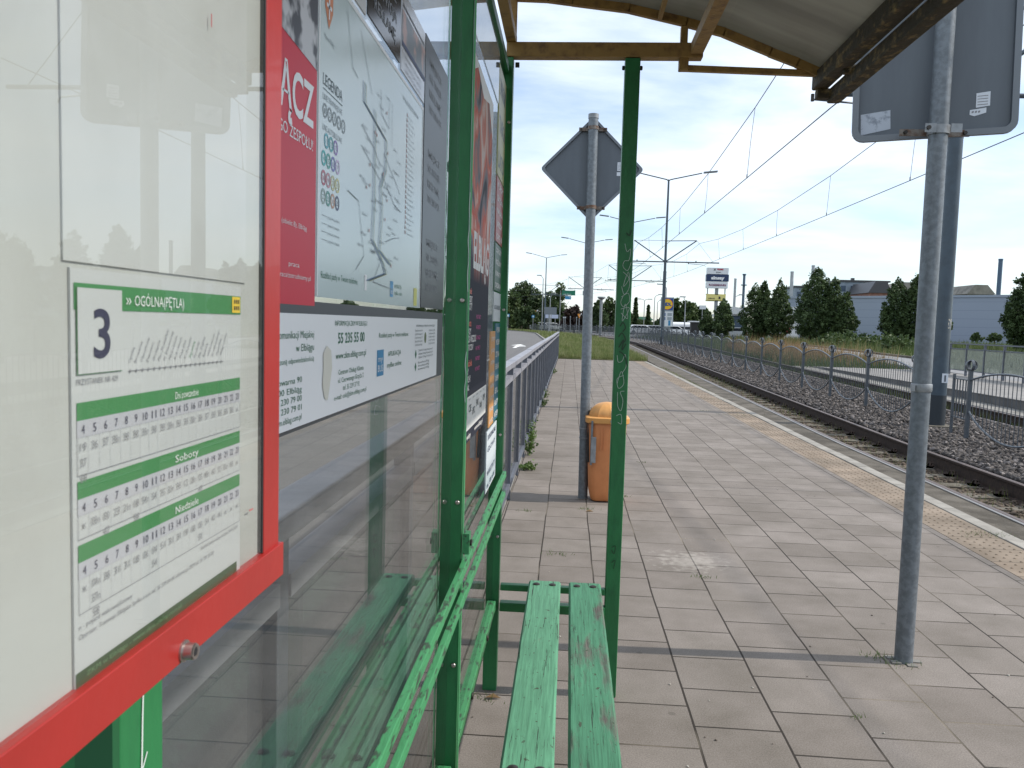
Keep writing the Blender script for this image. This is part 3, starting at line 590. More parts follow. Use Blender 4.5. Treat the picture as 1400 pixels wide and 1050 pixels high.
for x0, x1, z0, z1 in ((0.407, 0.452, 2.45, 2.492), (-0.272, -0.235, 2.4965, 2.53)):
    mb = MB(); mb.box(x0, x1, 0.40, 3.085 if x0 > 0 else 3.15, z0, z1, yellow_steel); sh(mb.build('roof_long_beam', bevel=0.003))
mb = MB(); mb.box(0.285, 0.30, 0.63, 3.11, 2.577, 2.596, yellow_steel); sh(mb.build('roof_purlin'))
mb = MB(); mb.box(0.868, 0.922, 0.60, 3.17, 2.345, 2.405, grime); mb.box(0.927, 0.975, 0.60, 3.175, 2.300, 2.350, grime); mb.box(0.88, 0.935, 3.13, 3.168, 2.310, 2.346, grime)
for yy in (0.9, 1.6, 2.9): mb.box(0.90, 0.95, yy, yy+0.03, 2.33, 2.36, grime)
sh(mb.build('gutter', bevel=0.006))

# ------------------------------------------------------------------ lettering
_gc = {}
def glyphs(body, bold=0.0, res=2):
    k = (body, bold, res)
    if k not in _gc:
        cu = bpy.data.curves.new('t', 'FONT'); cu.body = body; cu.size = 1; cu.resolution_u = res; cu.offset = bold; cu.fill_mode = 'FRONT'
        ob = bpy.data.objects.new('t', cu); COL.objects.link(ob); dg = bpy.context.evaluated_depsgraph_get(); e = ob.evaluated_get(dg); me = e.to_mesh()
        v = np.array([tuple(q.co)[:2] for q in me.vertices]).reshape(-1, 2); f = [tuple(p.vertices) for p in me.polygons]
        e.to_mesh_clear(); bpy.data.objects.remove(ob); bpy.data.curves.remove(cu)
        _gc[k] = (v, f)
    return _gc[k]
CAP = 0.73
def text(mb, body, Y0, Z0, h, W=None, mt=None, x=-0.2, bold=0.0, align='l', rot=0.0, res=2, slope=0.0):
    bold = bold if h > 0.012 else bold*0.35-0.004
    """letters standing on a plane of constant x, reading along +y; (Y0, Z0) baseline start, h cap height, W full width"""
    v, f = glyphs(body, bold, res)
    if len(v) == 0: return
    mn = v[:, 0].min(); w = v[:, 0].max()-mn; sy = h/CAP; sx = (W/w) if W else sy
    X = (v[:, 0]-mn)*sx; Yv = v[:, 1]*sy
    if align == 'c': X = X-X.max()/2
    if align == 'r': X = X-X.max()
    c, s = cos(rot), sin(rot)
    vs = [(x, Y0+a*c-b*s, Z0+a*s+b*c+slope*a) for a, b in zip(X, Yv)]
    mb.add(vs, f, mt)
def rect(mb, y0, y1, z0, z1, x, mt): mb.add([(x, y0, z0), (x, y1, z0), (x, y1, z1), (x, y0, z1)], [(0, 1, 2, 3)], mt)
def ring(mb, cy, cz, r, w, x, mt, n=20, ry=None):
    ry = ry or r; vs = []
    for i in range(n):
        a = 2*pi*i/n; vs += [(x, cy+ry*cos(a), cz+r*sin(a)), (x, cy+(ry-w)*cos(a), cz+(r-w)*sin(a))]
    mb.add(vs, [(2*i, 2*((i+1) % n), 2*((i+1) % n)+1, 2*i+1) for i in range(n)], mt)
def disc(mb, cy, cz, r, x, mt, n=18, ry=None):
    ry = ry or r; mb.add([(x, cy+ry*cos(2*pi*i/n), cz+r*sin(2*pi*i/n)) for i in range(n)], [tuple(range(n))], mt)
def pm(name, c, r=0.45): return mat(name, c, rough=r)
pgreen = pm('print_green', (0.035, 0.20, 0.055)); pgrey = pm('print_grey', (0.42, 0.42, 0.46)); pink_ = pm('print_navy', (0.02, 0.02, 0.05)); pyel = pm('print_yellow', (0.75, 0.52, 0.03))
tgreen = pm('text_green', (0.01, 0.13, 0.06)); tgrey = pm('text_grey', (0.22, 0.22, 0.24))

# timetable case: red frame, pale backing board, acrylic cover with a bolt
XF = -0.2
case = empty('timetable_case', 'red framed wall case holding the tram timetable, fixed to the near green post', 'display case', (XF-0.02, 0.4, 1.5))
CI = Matrix.Translation((-(XF-0.02), -0.4, -1.5))
def cs(o): o.parent = case; o.matrix_parent_inverse = CI; return o
board = mat('pale_dirty_board', (0.44, 0.445, 0.43), rough=0.5, col2=(0.33, 0.325, 0.30), vs=6, thr=(0.5, 0.8), stretch=(1, 1, 0.5))
mb = MB(); mb.box(XF-0.030, XF-0.0030, 0.235, 0.53, 1.285, 1.90, board); cs(mb.build('backing_board'))
mb = MB(); x0, x1 = XF-0.032, XF+0.001
mb.box(x0, x1, 0.5205, 0.548, 1.270, 1.92, red); mb.box(x0, x1, 0.205, 0.2475, 1.270, 1.92, red); mb.box(x0, x1, 0.2475, 0.5205, 1.88, 1.92, red)
mb.box(x0-0.001, x1+0.0025, 0.2, 0.5515, 1.2680, 1.2915, red)
mb.box(XF-0.012, XF+0.0006, 0.5193, 0.5205, 1.292, 1.88, rubber)
cs(mb.build('frame', bevel=0.0012))
mb = MB(); mb.tube([(XF+0.003, 0.402, 1.2735), (XF+0.0045, 0.402, 1.2735)], 0.0058, steel, 16); mb.tube([(XF+0.004, 0.402, 1.2735), (XF+0.0095, 0.402, 1.2735)], 0.0044, steel, 16)
mb.tube([(XF+0.0096, 0.402, 1.2735), (XF+0.0100, 0.402, 1.2735)], 0.0024, black, 6); ring(mb, 0.402, 1.2735, 0.0040, 0.0012, XF+0.0103, steel, 16); cs(mb.build('bolt'))
cover = glass_mat('acrylic_cover', tint=(0.97, 0.98, 0.97), refl=0.8, haze=0.03, hz_col=(0.8, 0.8, 0.8))
mb = MB(); mb.box(XF-0.0008, XF-0.0002, 0.2478, 0.5183, 1.2918, 1.8798, cover); cs(mb.build('cover_pane'))

# the timetable sheet itself
XS = XF-0.0018
sheet_o = MB(); paper = mat('sheet_paper', (0.47, 0.48, 0.485), rough=0.5)
sheet_o.box(XS-0.001, XS, 0.3165, 0.4875, 1.2865, 1.4675, paper)
sheet = sheet_o.build('timetable_sheet'); tag(sheet, 'tram line 3 timetable sheet with green headings inside the red framed case', 'timetable')
p = MB(); x = XS+0.0003
rect(p, 0.3185, 0.4865, 1.4505, 1.4615, x, pgreen); rect(p, 0.4735, 0.485, 1.4515, 1.461, x+0.0003, pyel)
text(p, 'III', 0.4795, 1.457, 0.0025, 0.007, black, x+0.0006, 0.03, 'c'); text(p, 'III', 0.4795, 1.4532, 0.0025, 0.007, black, x+0.0006, 0.03, 'c')
rect(p, 0.3195, 0.3535, 1.4235, 1.4600, x+0.0003, pgreen); rect(p, 0.3199, 0.3531, 1.4239, 1.4596, x+0.0006, paper)
text(p, '3', 0.3370, 1.4305, 0.0215, 0.0125, pink_, x+0.0009, 0.012, 'c', res=5)
text(p, '»', 0.3565, 1.4535, 0.0048, 0.0045, white, x+0.0006); text(p, 'OGÓLNA(PĘTLA)', 0.364, 1.4530, 0.0052, 0.048, white, x+0.0006)
text(p, 'PRZYSTANEK NR 429', 0.3195, 1.4193, 0.0026, 0.031, tgrey, x)
rect(p, 0.359, 0.462, 1.4228, 1.4232, x, tgrey)
names = ['Ogólna', 'Browarna', 'Obrońców', 'Dworzec', 'Grottgera', 'Plac Słowiański', 'Pl. Dworcowy', 'Mickiewicza', 'Robotnicza', 'Teatralna', 'Kościuszki', 'Saperów', 'Piechoty', 'Płk. Dąbka', 'Rawska', 'Witkiewicza', 'Broniewskiego', 'Zajezdnia', 'Węgrowska']
for i, nm in enumerate(names):
    yy = 0.3605+i*(0.0985/18); text(p, nm, yy, 1.4262, 0.0022, None, pgreen if i == 11 else tgrey, x, 0.01, rot=radians(58), res=1)
    rect(p, yy-0.0005, yy+0.0005, 1.4222, 1.4238, x+0.0002, tgrey)
def table(zt, title, rows, zend):
    rect(p, 0.3195, 0.4860, zt-0.0075, zt, x, pgreen); text(p, title, 0.416, zt-0.0060, 0.0040, 0.026, white, x+0.0004, 0.0, 'c')
    rect(p, 0.3195, 0.4860, zt-0.0147, zt-0.0075, x, pgrey)
    for i in range(20):
        yy = 0.3235+i*0.00832; text(p, str(4+i), yy, zt-0.0132, 0.0040, 0.0022 if i < 6 else 0.0042, pink_, x+0.0003, 0.0, 'c')
        if i: rect(p, yy-0.0043, yy-0.0041, zend, zt-0.0147, x+0.0001, pgrey)
        for k, row in enumerate(rows):
            if i < len(row) and row[i]: text(p, row[i], yy, zt-0.0205-k*0.0066, 0.0038, 0.0012+0.0016*len(row[i]), tgrey, x+0.0003, 0.0, 'c')
    for a, b in ((0.3195, 0.3198), (0.4857, 0.4860)): rect(p, a, b, zend, zt-0.0147, x+0.0002, tgrey)
    rect(p, 0.3195, 0.4860, zend-0.0002, zend+0.0001, x+0.0002, tgrey)
table(1.4120, 'Dni powszednie', ['19 36 37 38n 38 38 38n 38 38 38n 38 38 38n 38 37 38 38 38 38 x'.split(), ['37'], ['59']], 1.3815)
table(1.3790, 'Soboty', ['x 08n 00 23 21n 18 54n 54 35 30n 38 12 08n 05 48n 40 30 30n 18 x'.split(), ['', '', '42', '', '', '58', '', '', '', '', '', '', '', '48']], 1.3545)
table(1.3520, 'Niedziele', ['x 04n 38 31 31 18 06 04 51 31 39 19 18 08 54 40 41 x x x'.split(), ['', '37n', '', '', '', '', '', '54', '', '', '', '', '', '58'], ['', '58']], 1.3225)
text(p, 'n - pojazd niskowejściowy', 0.3195, 1.3158, 0.0024, 0.042, tgrey, x); text(p, 'Operator: Tramwaje Elbląskie Spółka z o.o. tel. 55 239 69 08, informacja ZKM tel. 55 235 55 00', 0.3195, 1.3115, 0.0024, 0.130, tgrey, x)
text(p, 'Rozkład jazdy ważny od dnia 29.06.2024', 0.483, 1.3185, 0.0022, 0.050, tgrey, x, align='r')
rect(p, 0.3170, 0.4820, 1.2867, 1.2978, x, pm('print_dark_green', (0.018, 0.055, 0.010)))
text(p, 'ZKM w Elblągu - www.zkm.elblag.com.pl', 0.324, 1.2943, 0.0022, 0.085, pm('faint_green', (0.12, 0.25, 0.1)), x+0.0004); text(p, 'Zakaz kopiowania, przetwarzania i rozpowszechniania', 0.322, 1.2883, 0.0022, 0.12, MATS['faint_green'], x+0.0004)
q = p.build('printing', sheet, fixn=False)
# an empty sleeve sheet above and small stains
mb = MB(); slv = mat('clear_sleeve', (0.47, 0.475, 0.47), rough=0.35, col2=(0.40, 0.40, 0.385), vs=9, thr=(0.5, 0.75)); mb.box(XS-0.001, XS-0.0002, 0.3125, 0.4955, 1.4700, 1.876, slv)
for a, b in ((0.3135, 1.62), (0.4865, 1.60)): pass
o = mb.build('blank_sheet'); tag(o, 'blank pale sheet above the timetable inside the red framed case', 'paper')
mb = MB(); mb.box(XF+0.0001, XF+0.0003, 0.4975, 0.5035, 1.3255, 1.3265, mat('red_scrap', (0.4, 0.12, 0.12))); cs(mb.build('scratch_mark')); mb = MB(); mb.box(XF+0.0001, XF+0.0003, 0.4415, 0.4424, 1.606, 1.613, MATS['red_scrap']); cs(mb.build('scratch_mark'))

# ------------------------------------------------------------------ posters behind the glass (outer face of the back wall)
XP = -0.2655
def sheetobj(name, label, cat, y0, y1, z0, z1, mt, x=XP, th=0.002):
    mb = MB(); mb.box(x-th, x, y0, y1, z0, z1, mt); return tag(mb.build(name), label, cat), x+0.0004
o, x = sheetobj('recruitment_poster', 'red and white recruitment poster beside the red framed case', 'poster', 0.64, 0.832, 1.462, 1.90, pm('poster_red', (0.62, 0.02, 0.045)))
p = MB(); 
text(p, 'DOŁĄCZ', 0.8215, 1.641, 0.042, 0.190, white, x, 0.02, 'r', res=4); text(p, 'DO NASZEGO ZESPOŁU!', 0.820, 1.6175, 0.0115, 0.175, white, x, 0.02, 'r')
text(p, 'ul. Browarna 91 (obiekt B), Elbląg', 0.803, 1.536, 0.005, 0.14, white, x, 0, 'r'); text(p, 'praca', 0.782, 1.498, 0.005, 0.03, white, x, 0, 'r'); text(p, 'www.grupa/praca/zatrudniamy.pl', 0.817, 1.487, 0.005, 0.15, white, x, 0, 'r')
mb_photo = mat('poster_photo_grey', (0.06, 0.06, 0.07), rough=0.4, col2=(0.55, 0.55, 0.56), vs=22, thr=(0.45, 0.55), detail=3)
p.add([(x, 0.64, 1.715), (x, 0.832, 1.7), (x, 0.832, 1.9), (x, 0.64, 1.9)], [(0, 1, 2, 3)], mb_photo)
p.add([(x+0.0003, 0.70, 1.80), (x+0.0003, 0.80, 1.80), (x+0.0003, 0.79, 1.88), (x+0.0003, 0.71, 1.88)], [(0, 1, 2, 3)], MATS['poster_red']); p.build('printing', o, fixn=False)
# network map board
o, x = sheetobj('network_map', 'large pale blue tram and bus network map with a legend', 'map', 0.836, 1.424, 1.472, 1.818, mat('map_paper', (0.58, 0.68, 0.68), rough=0.2))
p = MB(); fr = white
rect(p, 0.8365, 1.424, 1.812, 1.8175, x, fr); rect(p, 1.4185, 1.424, 1.4725, 1.812, x, fr); rect(p, 0.8365, 0.841, 1.4725, 1.812, x, fr); lg = pm('map_line_grey', (0.25, 0.29, 0.31)); lt = pm('map_line_teal', (0.16, 0.33, 0.35)); lb_ = pm('map_line_blue', (0.17, 0.25, 0.42)); lr = pm('map_line_brown', (0.45, 0.27, 0.25)); ly = pm('map_line_sand', (0.48, 0.46, 0.30)); dk = pm('map_text_dark', (0.07, 0.1, 0.11))
text(p, 'LEGENDA', 0.852, 1.694, 0.0125, 0.072, dk, x, res=3); rect(p, 0.852, 0.925, 1.6895, 1.6903, x, dk); text(p, 'LINIE TRAMWAJOWE', 0.852, 1.679, 0.0065, 0.072, lg, x); text(p, 'LINIE AUTOBUSOWE', 0.852, 1.6475, 0.0065, 0.072, lg, x)
for i in range(5): ring(p, 0.8595+i*0.0175, 1.668, 0.0078, 0.0022, x, lg); text(p, str(i+1), 0.8595+i*0.0175, 1.6652, 0.0055, 0.004, lg, x, 0.01, 'c')
cols = [(0.12, 0.42, 0.5), (0.1, 0.4, 0.42), (0.3, 0.2, 0.5), (0.1, 0.5, 0.5), (0.12, 0.4, 0.35), (0.2, 0.2, 0.5), (0.6, 0.5, 0.7), (0.5, 0.15, 0.2), (0.6, 0.3, 0.35), (0.62, 0.6, 0.35), (0.65, 0.62, 0.3), (0.35, 0.45, 0.42), (0.12, 0.35, 0.3), (0.6, 0.35, 0.25), (0.1, 0.12, 0.2)]
k = 0
for r_, cnt, z in ((0, 3, 1.638), (1, 4, 1.6185), (2, 4, 1.598), (3, 4, 1.5785)):
    for i in range(cnt):
        c_ = pm('bus_ring_%s' % ''.join('%02d' % int(q*99) for q in cols[k]), cols[k]); yy = 0.857+i*0.0172+(0.009 if cnt == 3 else 0)
        ring(p, yy, z, 0.0082, 0.0026, x, c_); text(p, str(11+k), yy, z-0.0028, 0.0055, 0.007, c_, x, 0.01, 'c'); k += 1
for i in range(4): rect(p, 0.852, 0.872, 1.5585-i*0.0085, 1.5590-i*0.0085, x, lg); text(p, ['przystanek początkowy', 'przystanek tramwajowy', 'przystanek autobusowy', 'przystanek na żądanie'][i], 0.874, 1.5572-i*0.0085, 0.0035, 0.045, lg, x)
# crest: a small two colour shield
p.add([(x, 0.856, 1.795), (x, 0.884, 1.795), (x, 0.884, 1.775), (x, 0.870, 1.755), (x, 0.856, 1.775)], [(0, 1, 2, 3, 4)], pm('crest_orange', (0.62, 0.22, 0.1)))
rect(p, 0.868, 0.872, 1.765, 1.79, x+0.0003, white); rect(p, 0.861, 0.879, 1.776, 1.78, x+0.0003, white); text(p, 'Miasto Elbląg', 0.855, 1.742, 0.005, 0.035, lg, x)
def pl(pts, w, mt, dx=0.0):
    for (a, b), (c_, d_) in zip(pts, pts[1:]):
        t = Vector((c_-a, d_-b)); 
        if t.length == 0: continue
        t.normalize(); n_ = Vector((-t.y, t.x))*w/2; p.add([(x+dx, a+n_.x, b+n_.y), (x+dx, c_+n_.x, d_+n_.y), (x+dx, c_-n_.x, d_-n_.y), (x+dx, a-n_.x, b-n_.y)], [(0, 1, 2, 3)], mt)
# street network
for off, mt_ in ((0, lg), (0.0055, lt), (-0.0055, lb_), (0.011, ly)):
    pl([(1.02+off, 1.745), (1.02+off, 1.72), (1.14+off, 1.70), (1.14+off, 1.66), (1.11+off, 1.63)], 0.0013, mt_, 0.0001)
    pl([(1.075+off, 1.725), (1.075+off, 1.60), (1.07+off, 1.555), (1.13+off, 1.53), (1.15+off, 1.515), (1.05+off, 1.50)], 0.0013, mt_, 0.0002)
    pl([(1.11+off, 1.63), (1.12+off, 1.60), (1.11+off, 1.545), (1.18+off, 1.53)], 0.0013, mt_, 0.0003)
for a in ([(1.01, 1.69), (1.075, 1.675), (1.11, 1.66)], [(1.01, 1.665), (1.11, 1.64)], [(1.11, 1.76), (1.11, 1.73), (1.16, 1.72), (1.16, 1.755)], [(1.18, 1.76), (1.18, 1.70)], [(0.95, 1.60), (1.0, 1.595), (1.03, 1.53), (0.99, 1.51)], [(1.0, 1.80), (1.06, 1.74)], [(0.94, 1.83-0.03), (0.965, 1.745), (0.99, 1.74)], [(1.13, 1.68), (1.22, 1.65), (1.24, 1.64)], [(1.12, 1.65), (1.2, 1.62), (1.25, 1.615)], [(1.15, 1.56), (1.2, 1.57), (1.24, 1.575)], [(1.12, 1.53), (1.08, 1.50), (1.2, 1.495)]):
    pl(a, 0.0012, lg, 0.0004)
for i in range(46):
    yy, zz = random.uniform(1.0, 1.22), random.uniform(1.50, 1.77); text(p, random.choice(['Ogólna', 'Bema', 'Plac', 'Rawska', 'Dworzec', 'Grunwaldzka', 'Fromborska', 'Obrońców', 'Wiejska']), yy, zz, 0.0042, 0.026, lg, x+0.0005)
for i in range(12): disc(p, random.uniform(1.02, 1.19), random.uniform(1.51, 1.74), 0.0025, x+0.0006, lr)
for i in range(24):
    z = 1.768-i*0.0079; rect(p, 1.2835, 1.2885, z, z+0.0055, x, lr); text(p, 'Przystanek %s' % 'ABCDEFGHIJKLMNOPRSTUWXYZ'[i], 1.293, z+0.0008, 0.0032, 0.04+0.02*((i*7) % 3)/2, lg, x)
text(p, 'WYKAZ PRZYSTANKÓW', 1.25, 1.785, 0.0075, 0.13, lg, x)
text(p, 'Rozkład jazdy w Twoim telefonie:', 0.852, 1.4925, 0.0075, 0.15, tgreen, x)
rect(p, 1.035, 1.047, 1.487, 1.507, x, white)
rect(p, 1.185, 1.205, 1.484, 1.507, x, pm('app_blue', (0.1, 0.32, 0.55))); text(p, 'BUS', 1.195, 1.488, 0.006, 0.014, white, x+0.0003, 0.02, 'c'); text(p, 'APLIKACJA', 1.215, 1.498, 0.006, 0.05, tgreen, x); text(p, 'myBus online', 1.215, 1.488, 0.006, 0.055, tgreen, x)
rect(p, 1.365, 1.395, 1.475, 1.505, x, pm('map_yellow', (0.6, 0.6, 0.15)))
p.build('printing', o, fixn=False)
# info banner below
o, x = sheetobj('info_banner', 'long white information banner with green lettering under the network map', 'banner', 0.560, 1.609, 1.3425, 1.4535, pm('banner_white', (0.86, 0.87, 0.88), 0.3), x=-0.2635)
mb = MB(); mb.box(-0.2668, -0.2657, 0.56, 1.69, 1.338, 1.4665, pm('dark_backing', (0.07, 0.075, 0.08))); mb.build('backing', o)
p = MB()
for s_, z in (('Zarząd Komunikacji Miejskiej', 1.4295), ('w Elblągu', 1.4165), ('spółka z ograniczoną odpowiedzialnością', 1.4055), ('ul. Browarna 90', 1.386), ('82-300 Elbląg', 1.3765), ('tel. 55 230 79 00', 1.3675), ('fax 55 230 79 01', 1.3585), ('zkm@zkm.elblag.com.pl', 1.3490)):
    text(p, s_, 0.824 if z > 1.39 else 0.787, z, 0.0078 if z > 1.41 else 0.0055 if z > 1.39 else 0.0062, (0.15 if z > 1.42 else 0.055) if z > 1.41 else (0.16 if z > 1.39 else 0.10), tgreen, x, 0.0, 'r')
text(p, 'INFORMACJA ZKM W ELBLĄGU', 0.972, 1.4415, 0.0062, 0.145, tgreen, x, 0.005, 'c'); text(p, '55 235 55 00', 0.972, 1.4215, 0.0125, 0.120, tgreen, x, 0.015, 'c', res=3)
text(p, 'www.zkm.elblag.com.pl', 0.972, 1.4035, 0.0080, 0.137, tgreen, x, 0.01, 'c'); text(p, 'Centrum Obsługi Klienta', 0.972, 1.3850, 0.0062, 0.114, tgreen, x, 0.005, 'c'); text(p, 'ul. Czerwonego Krzyża 2', 0.972, 1.3755, 0.0062, 0.114, tgreen, x, 0.005, 'c'); text(p, 'tel. 55 239 37 92', 0.972, 1.3660, 0.0062, 0.075, tgreen, x, 0.005, 'c'); text(p, 'e-mail: cok@zkm.elblag.com.pl', 0.972, 1.3565, 0.0062, 0.145, tgreen, x, 0.005, 'c')
text(p, 'Rozkład jazdy w Twoim telefonie:', 1.215, 1.4245, 0.0072, 0.205, tgreen, x, 0.008, 'c')
rect(p, 1.102, 1.142, 1.371, 1.4075, x, pm('app_blue2', (0.03, 0.22, 0.42))); text(p, 'my', 1.122, 1.391, 0.009, 0.026, white, x+0.0003, 0.01, 'c'); text(p, 'BUS', 1.122, 1.377, 0.010, 0.030, white, x+0.0003, 0.02, 'c')
text(p, 'APLIKACJA', 1.215, 1.3965, 0.0078, 0.090, tgreen, x, 0.01, 'c'); text(p, 'myBus online', 1.215, 1.3800, 0.0078, 0.100, tgreen, x, 0.01, 'c')
text(p, 'INFORMACJA O PRAWACH PASAŻERA', 1.48, 1.4390, 0.004, 0.19, dk, x, 0.01, 'c')
for cy in (1.375, 1.51):
    for i in range(5): text(p, 'Zarząd Komunikacji Miejskiej'[:22-i], cy, 1.431-i*0.0062, 0.0038, 0.07, dk, x, 0.008)
disc(p, 1.475, 1.419, 0.010, x, pm('seal_green', (0.1, 0.14, 0.04))); 
for i in range(3): text(p, 'Zakład Usług Kolejowych', 1.41, 1.396-i*0.0062, 0.0038, 0.15, dk, x, 0.008)
for i in range(3): text(p, 'Komunikacja Elbląg', 1.41, 1.3745-i*0.0058, 0.0038, 0.11, dk, x, 0.008)
disc(p, 1.385, 1.392, 0.008, x, tgreen, 4); disc(p, 1.385, 1.370, 0.008, x, tgreen, 4)
p.add([(x+0.0004, 0.855, 1.412), (x+0.0004, 0.868, 1.420), (x+0.0004, 0.884, 1.414), (x+0.0004, 0.888, 1.395), (x+0.0004, 0.880, 1.375), (x+0.0004, 0.873, 1.360), (x+0.0004, 0.862, 1.362), (x+0.0004, 0.853, 1.378), (x+0.0004, 0.856, 1.395)], [tuple(range(9))], pm('torn_patch', (0.66, 0.64, 0.56)))
p.build('printing', o, fixn=False)
# dark grey strip and the advertising plates above the map
dgrey = pm('ad_dark_grey', (0.055, 0.058, 0.065), 0.35)
o, x = sheetobj('dark_advert', 'tall dark grey advertising plate between the network map and the middle green post', 'advertising sign', 1.436, 1.690, 1.474, 1.948, dgrey)
p = MB(); lgr = pm('ad_letter_grey', (0.20, 0.21, 0.225))
for z0_ in (1.505, 1.665, 1.825):
    for i, s_ in enumerate(('MIEJSCE', 'NA TWOJĄ', 'REKLAMĘ', '500 100 043')): text(p, s_, 1.545, z0_+0.082-i*0.027, 0.0135, 0.13, lgr, x, 0.02, 'c')
p.build('printing', o, fixn=False)
o, x = sheetobj('black_advert', 'glossy black advertising plate above the network map', 'advertising sign', 1.034, 1.228, 1.832, 1.94, pm('ad_black', (0.018, 0.018, 0.02), 0.15)); p = MB()
text(p, 'MIEJSCE', 1.13, 1.905, 0.016, 0.13, lgr, x, 0.02, 'c'); text(p, 'NA TWOJĄ', 1.13, 1.878, 0.016, 0.14, lgr, x, 0.02, 'c'); text(p, 'REKLAMĘ', 1.13, 1.851, 0.016, 0.13, lgr, x, 0.02, 'c'); p.build('printing', o, fixn=False)
o, x = sheetobj('small_advert', 'white and black plate next to the crest of the network map', 'advertising sign', 0.842, 1.024, 1.826, 1.94, pm('ad_pale', (0.6, 0.6, 0.6), 0.3)); p = MB()
rect(p, 0.842, 1.0, 1.835, 1.91, x, dgrey); text(p, 'ELBLĄG', 1.012, 1.842, 0.008, 0.05, dk, x+0.0004, 0, 'r'); p.build('printing', o, fixn=False)
o, x = sheetobj('photo_advert', 'white advertising plate with a dark photo strip above the right part of the map', 'advertising sign', 1.236, 1.428, 1.826, 1.944, pm('ad_pale2', (0.55, 0.56, 0.6), 0.2)); p = MB()
ph = mat('ad_photo', (0.10, 0.12, 0.13), rough=0.3, col2=(0.45, 0.25, 0.2), vs=18, thr=(0.5, 0.6)); rect(p, 1.236, 1.428, 1.868, 1.915, x, ph); rect(p, 1.236, 1.428, 1.862, 1.869, x+0.0003, pm('ad_navy', (0.03, 0.04, 0.12))); rect(p, 1.24, 1.42, 1.92, 1.924, x, dgrey)
for i in range(3): text(p, 'PROMOCJA LATO', 1.33, 1.850-i*0.010, 0.005, 0.13, lgr, x+0.0003, 0, 'c')
p.build('printing', o, fixn=False)

# second bay: concert poster and narrow posters
def poster_mat():
    M = bpy.data.materials.new('concert_poster_print'); M.use_nodes = True; t = M.node_tree; b = t.nodes['Principled BSDF']; b.inputs['Roughness'].default_value = 0.7; b.inputs['Specular IOR Level'].default_value = 0.2
    tc = N(t, 'ShaderNodeTexCoord'); mp = N(t, 'ShaderNodeMapping'); mp.inputs['Scale'].default_value = (1, 1.2, 0.8); t.links.new(tc.outputs['Object'], mp.inputs[0])
    nz = N(t, 'ShaderNodeTexNoise'); nz.inputs['Scale'].default_value = 3.4; nz.inputs['Detail'].default_value = 7; nz.inputs['Distortion'].default_value = 2.2; t.links.new(mp.outputs[0], nz.inputs['Vector'])
    r = N(t, 'ShaderNodeValToRGB'); e = r.color_ramp.elements; e[0].position = 0.30; e[0].color = (0.05, 0.055, 0.07, 1); e[1].position = 0.66; e[1].color = (0.72, 0.62, 0.6, 1)
    for pos, c_ in ((0.40, (0.22, 0.22, 0.25, 1)), (0.46, (0.45, 0.22, 0.2, 1)), (0.50, (0.62, 0.13, 0.09, 1)), (0.57, (0.66, 0.36, 0.3, 1))): q_ = e.new(pos); q_.color = c_
    t.links.new(nz.outputs[0], r.inputs[0])
    sp = N(t, 'ShaderNodeSeparateXYZ'); t.links.new(tc.outputs['Object'], sp.inputs[0]); mr = N(t, 'ShaderNodeMapRange'); mr.inputs[1].default_value = 1.66; mr.inputs[2].default_value = 1.56; t.links.new(sp.outputs[2], mr.inputs[0])
    m = N(t, 'ShaderNodeMix', data_type='RGBA'); t.links.new(mr.outputs[0], m.inputs[0]); t.links.new(r.outputs[0], m.inputs[6]); m.inputs[7].default_value = (0.02, 0.022, 0.035, 1); t.links.new(m.outputs[2], b.inputs['Base Color']); return M
o, x = sheetobj('concert_poster', 'large pink and dark concert poster with a torn upper edge beyond the middle green post', 'poster', 1.905, 2.625, 1.125, 2.14, poster_mat())
p = MB(); rect(p, 1.905, 2.625, 1.158, 1.249, x, pm('poster_white', (0.68, 0.68, 0.66)))
pr_ = pm('poster_letter_red', (0.62, 0.12, 0.08)); pw = pm('poster_letter_white', (0.7, 0.68, 0.66)); pp = pm('poster_letter_magenta', (0.5, 0.05, 0.25))
text(p, 'ELBLĄG', 2.40, 1.60, 0.10, 0.40, pw, x, 0.03, 'c', res=3)
zz = 1.535
for s_, mt_, h in (('28.06 piątek', pr_, 0.016), ('18:00 KONCERT', pw, 0.016), ('20:00 SWAKOTY', pw, 0.020), ('', pw, 0), ('29.06 sobota', pr_, 0.018), ('17:00 POKAZY', pw, 0.016), ('19:00 GWIAZDA WIECZORU', pw, 0.019), ('21:00 ELEKTRYCZNY', pw, 0.016), ('', pw, 0), ('30.06 niedziela', pr_, 0.018), ('15:00 GRY', pw, 0.016), ('17:00 MALUCHY', pw, 0.018), ('19:00 FINAŁ', pw, 0.016)):
    if s_: text(p, s_, 2.0, zz-0.01, h, 0.012*len(s_)+0.04, mt_, x, 0.03)
    zz -= 0.0215
for i in range(6): text(p, 'PARTNERZY', 2.30, 1.46-i*0.03, 0.012, 0.12, pp, x, 0.03)
for i in range(7): text(p, ['ZKM', 'MOSiR', 'CSE', 'EPEC', 'EPWiK', 'Urząd', 'OSW'][i], 1.99+i*0.09, 1.205-0.014*(i % 2), 0.020, 0.06, dk, x+0.0004, 0.02)
for i in range(7): text(p, 'partner', 1.99+i*0.09, 1.238, 0.006, 0.04, dk, x+0.0004)
text(p, 'Wstęp wolny', 2.03, 1.133, 0.015, 0.2, pw, x, 0.02); text(p, 'www.elblag.pl', 2.32, 1.137, 0.013, 0.22, pw, x, 0.02)
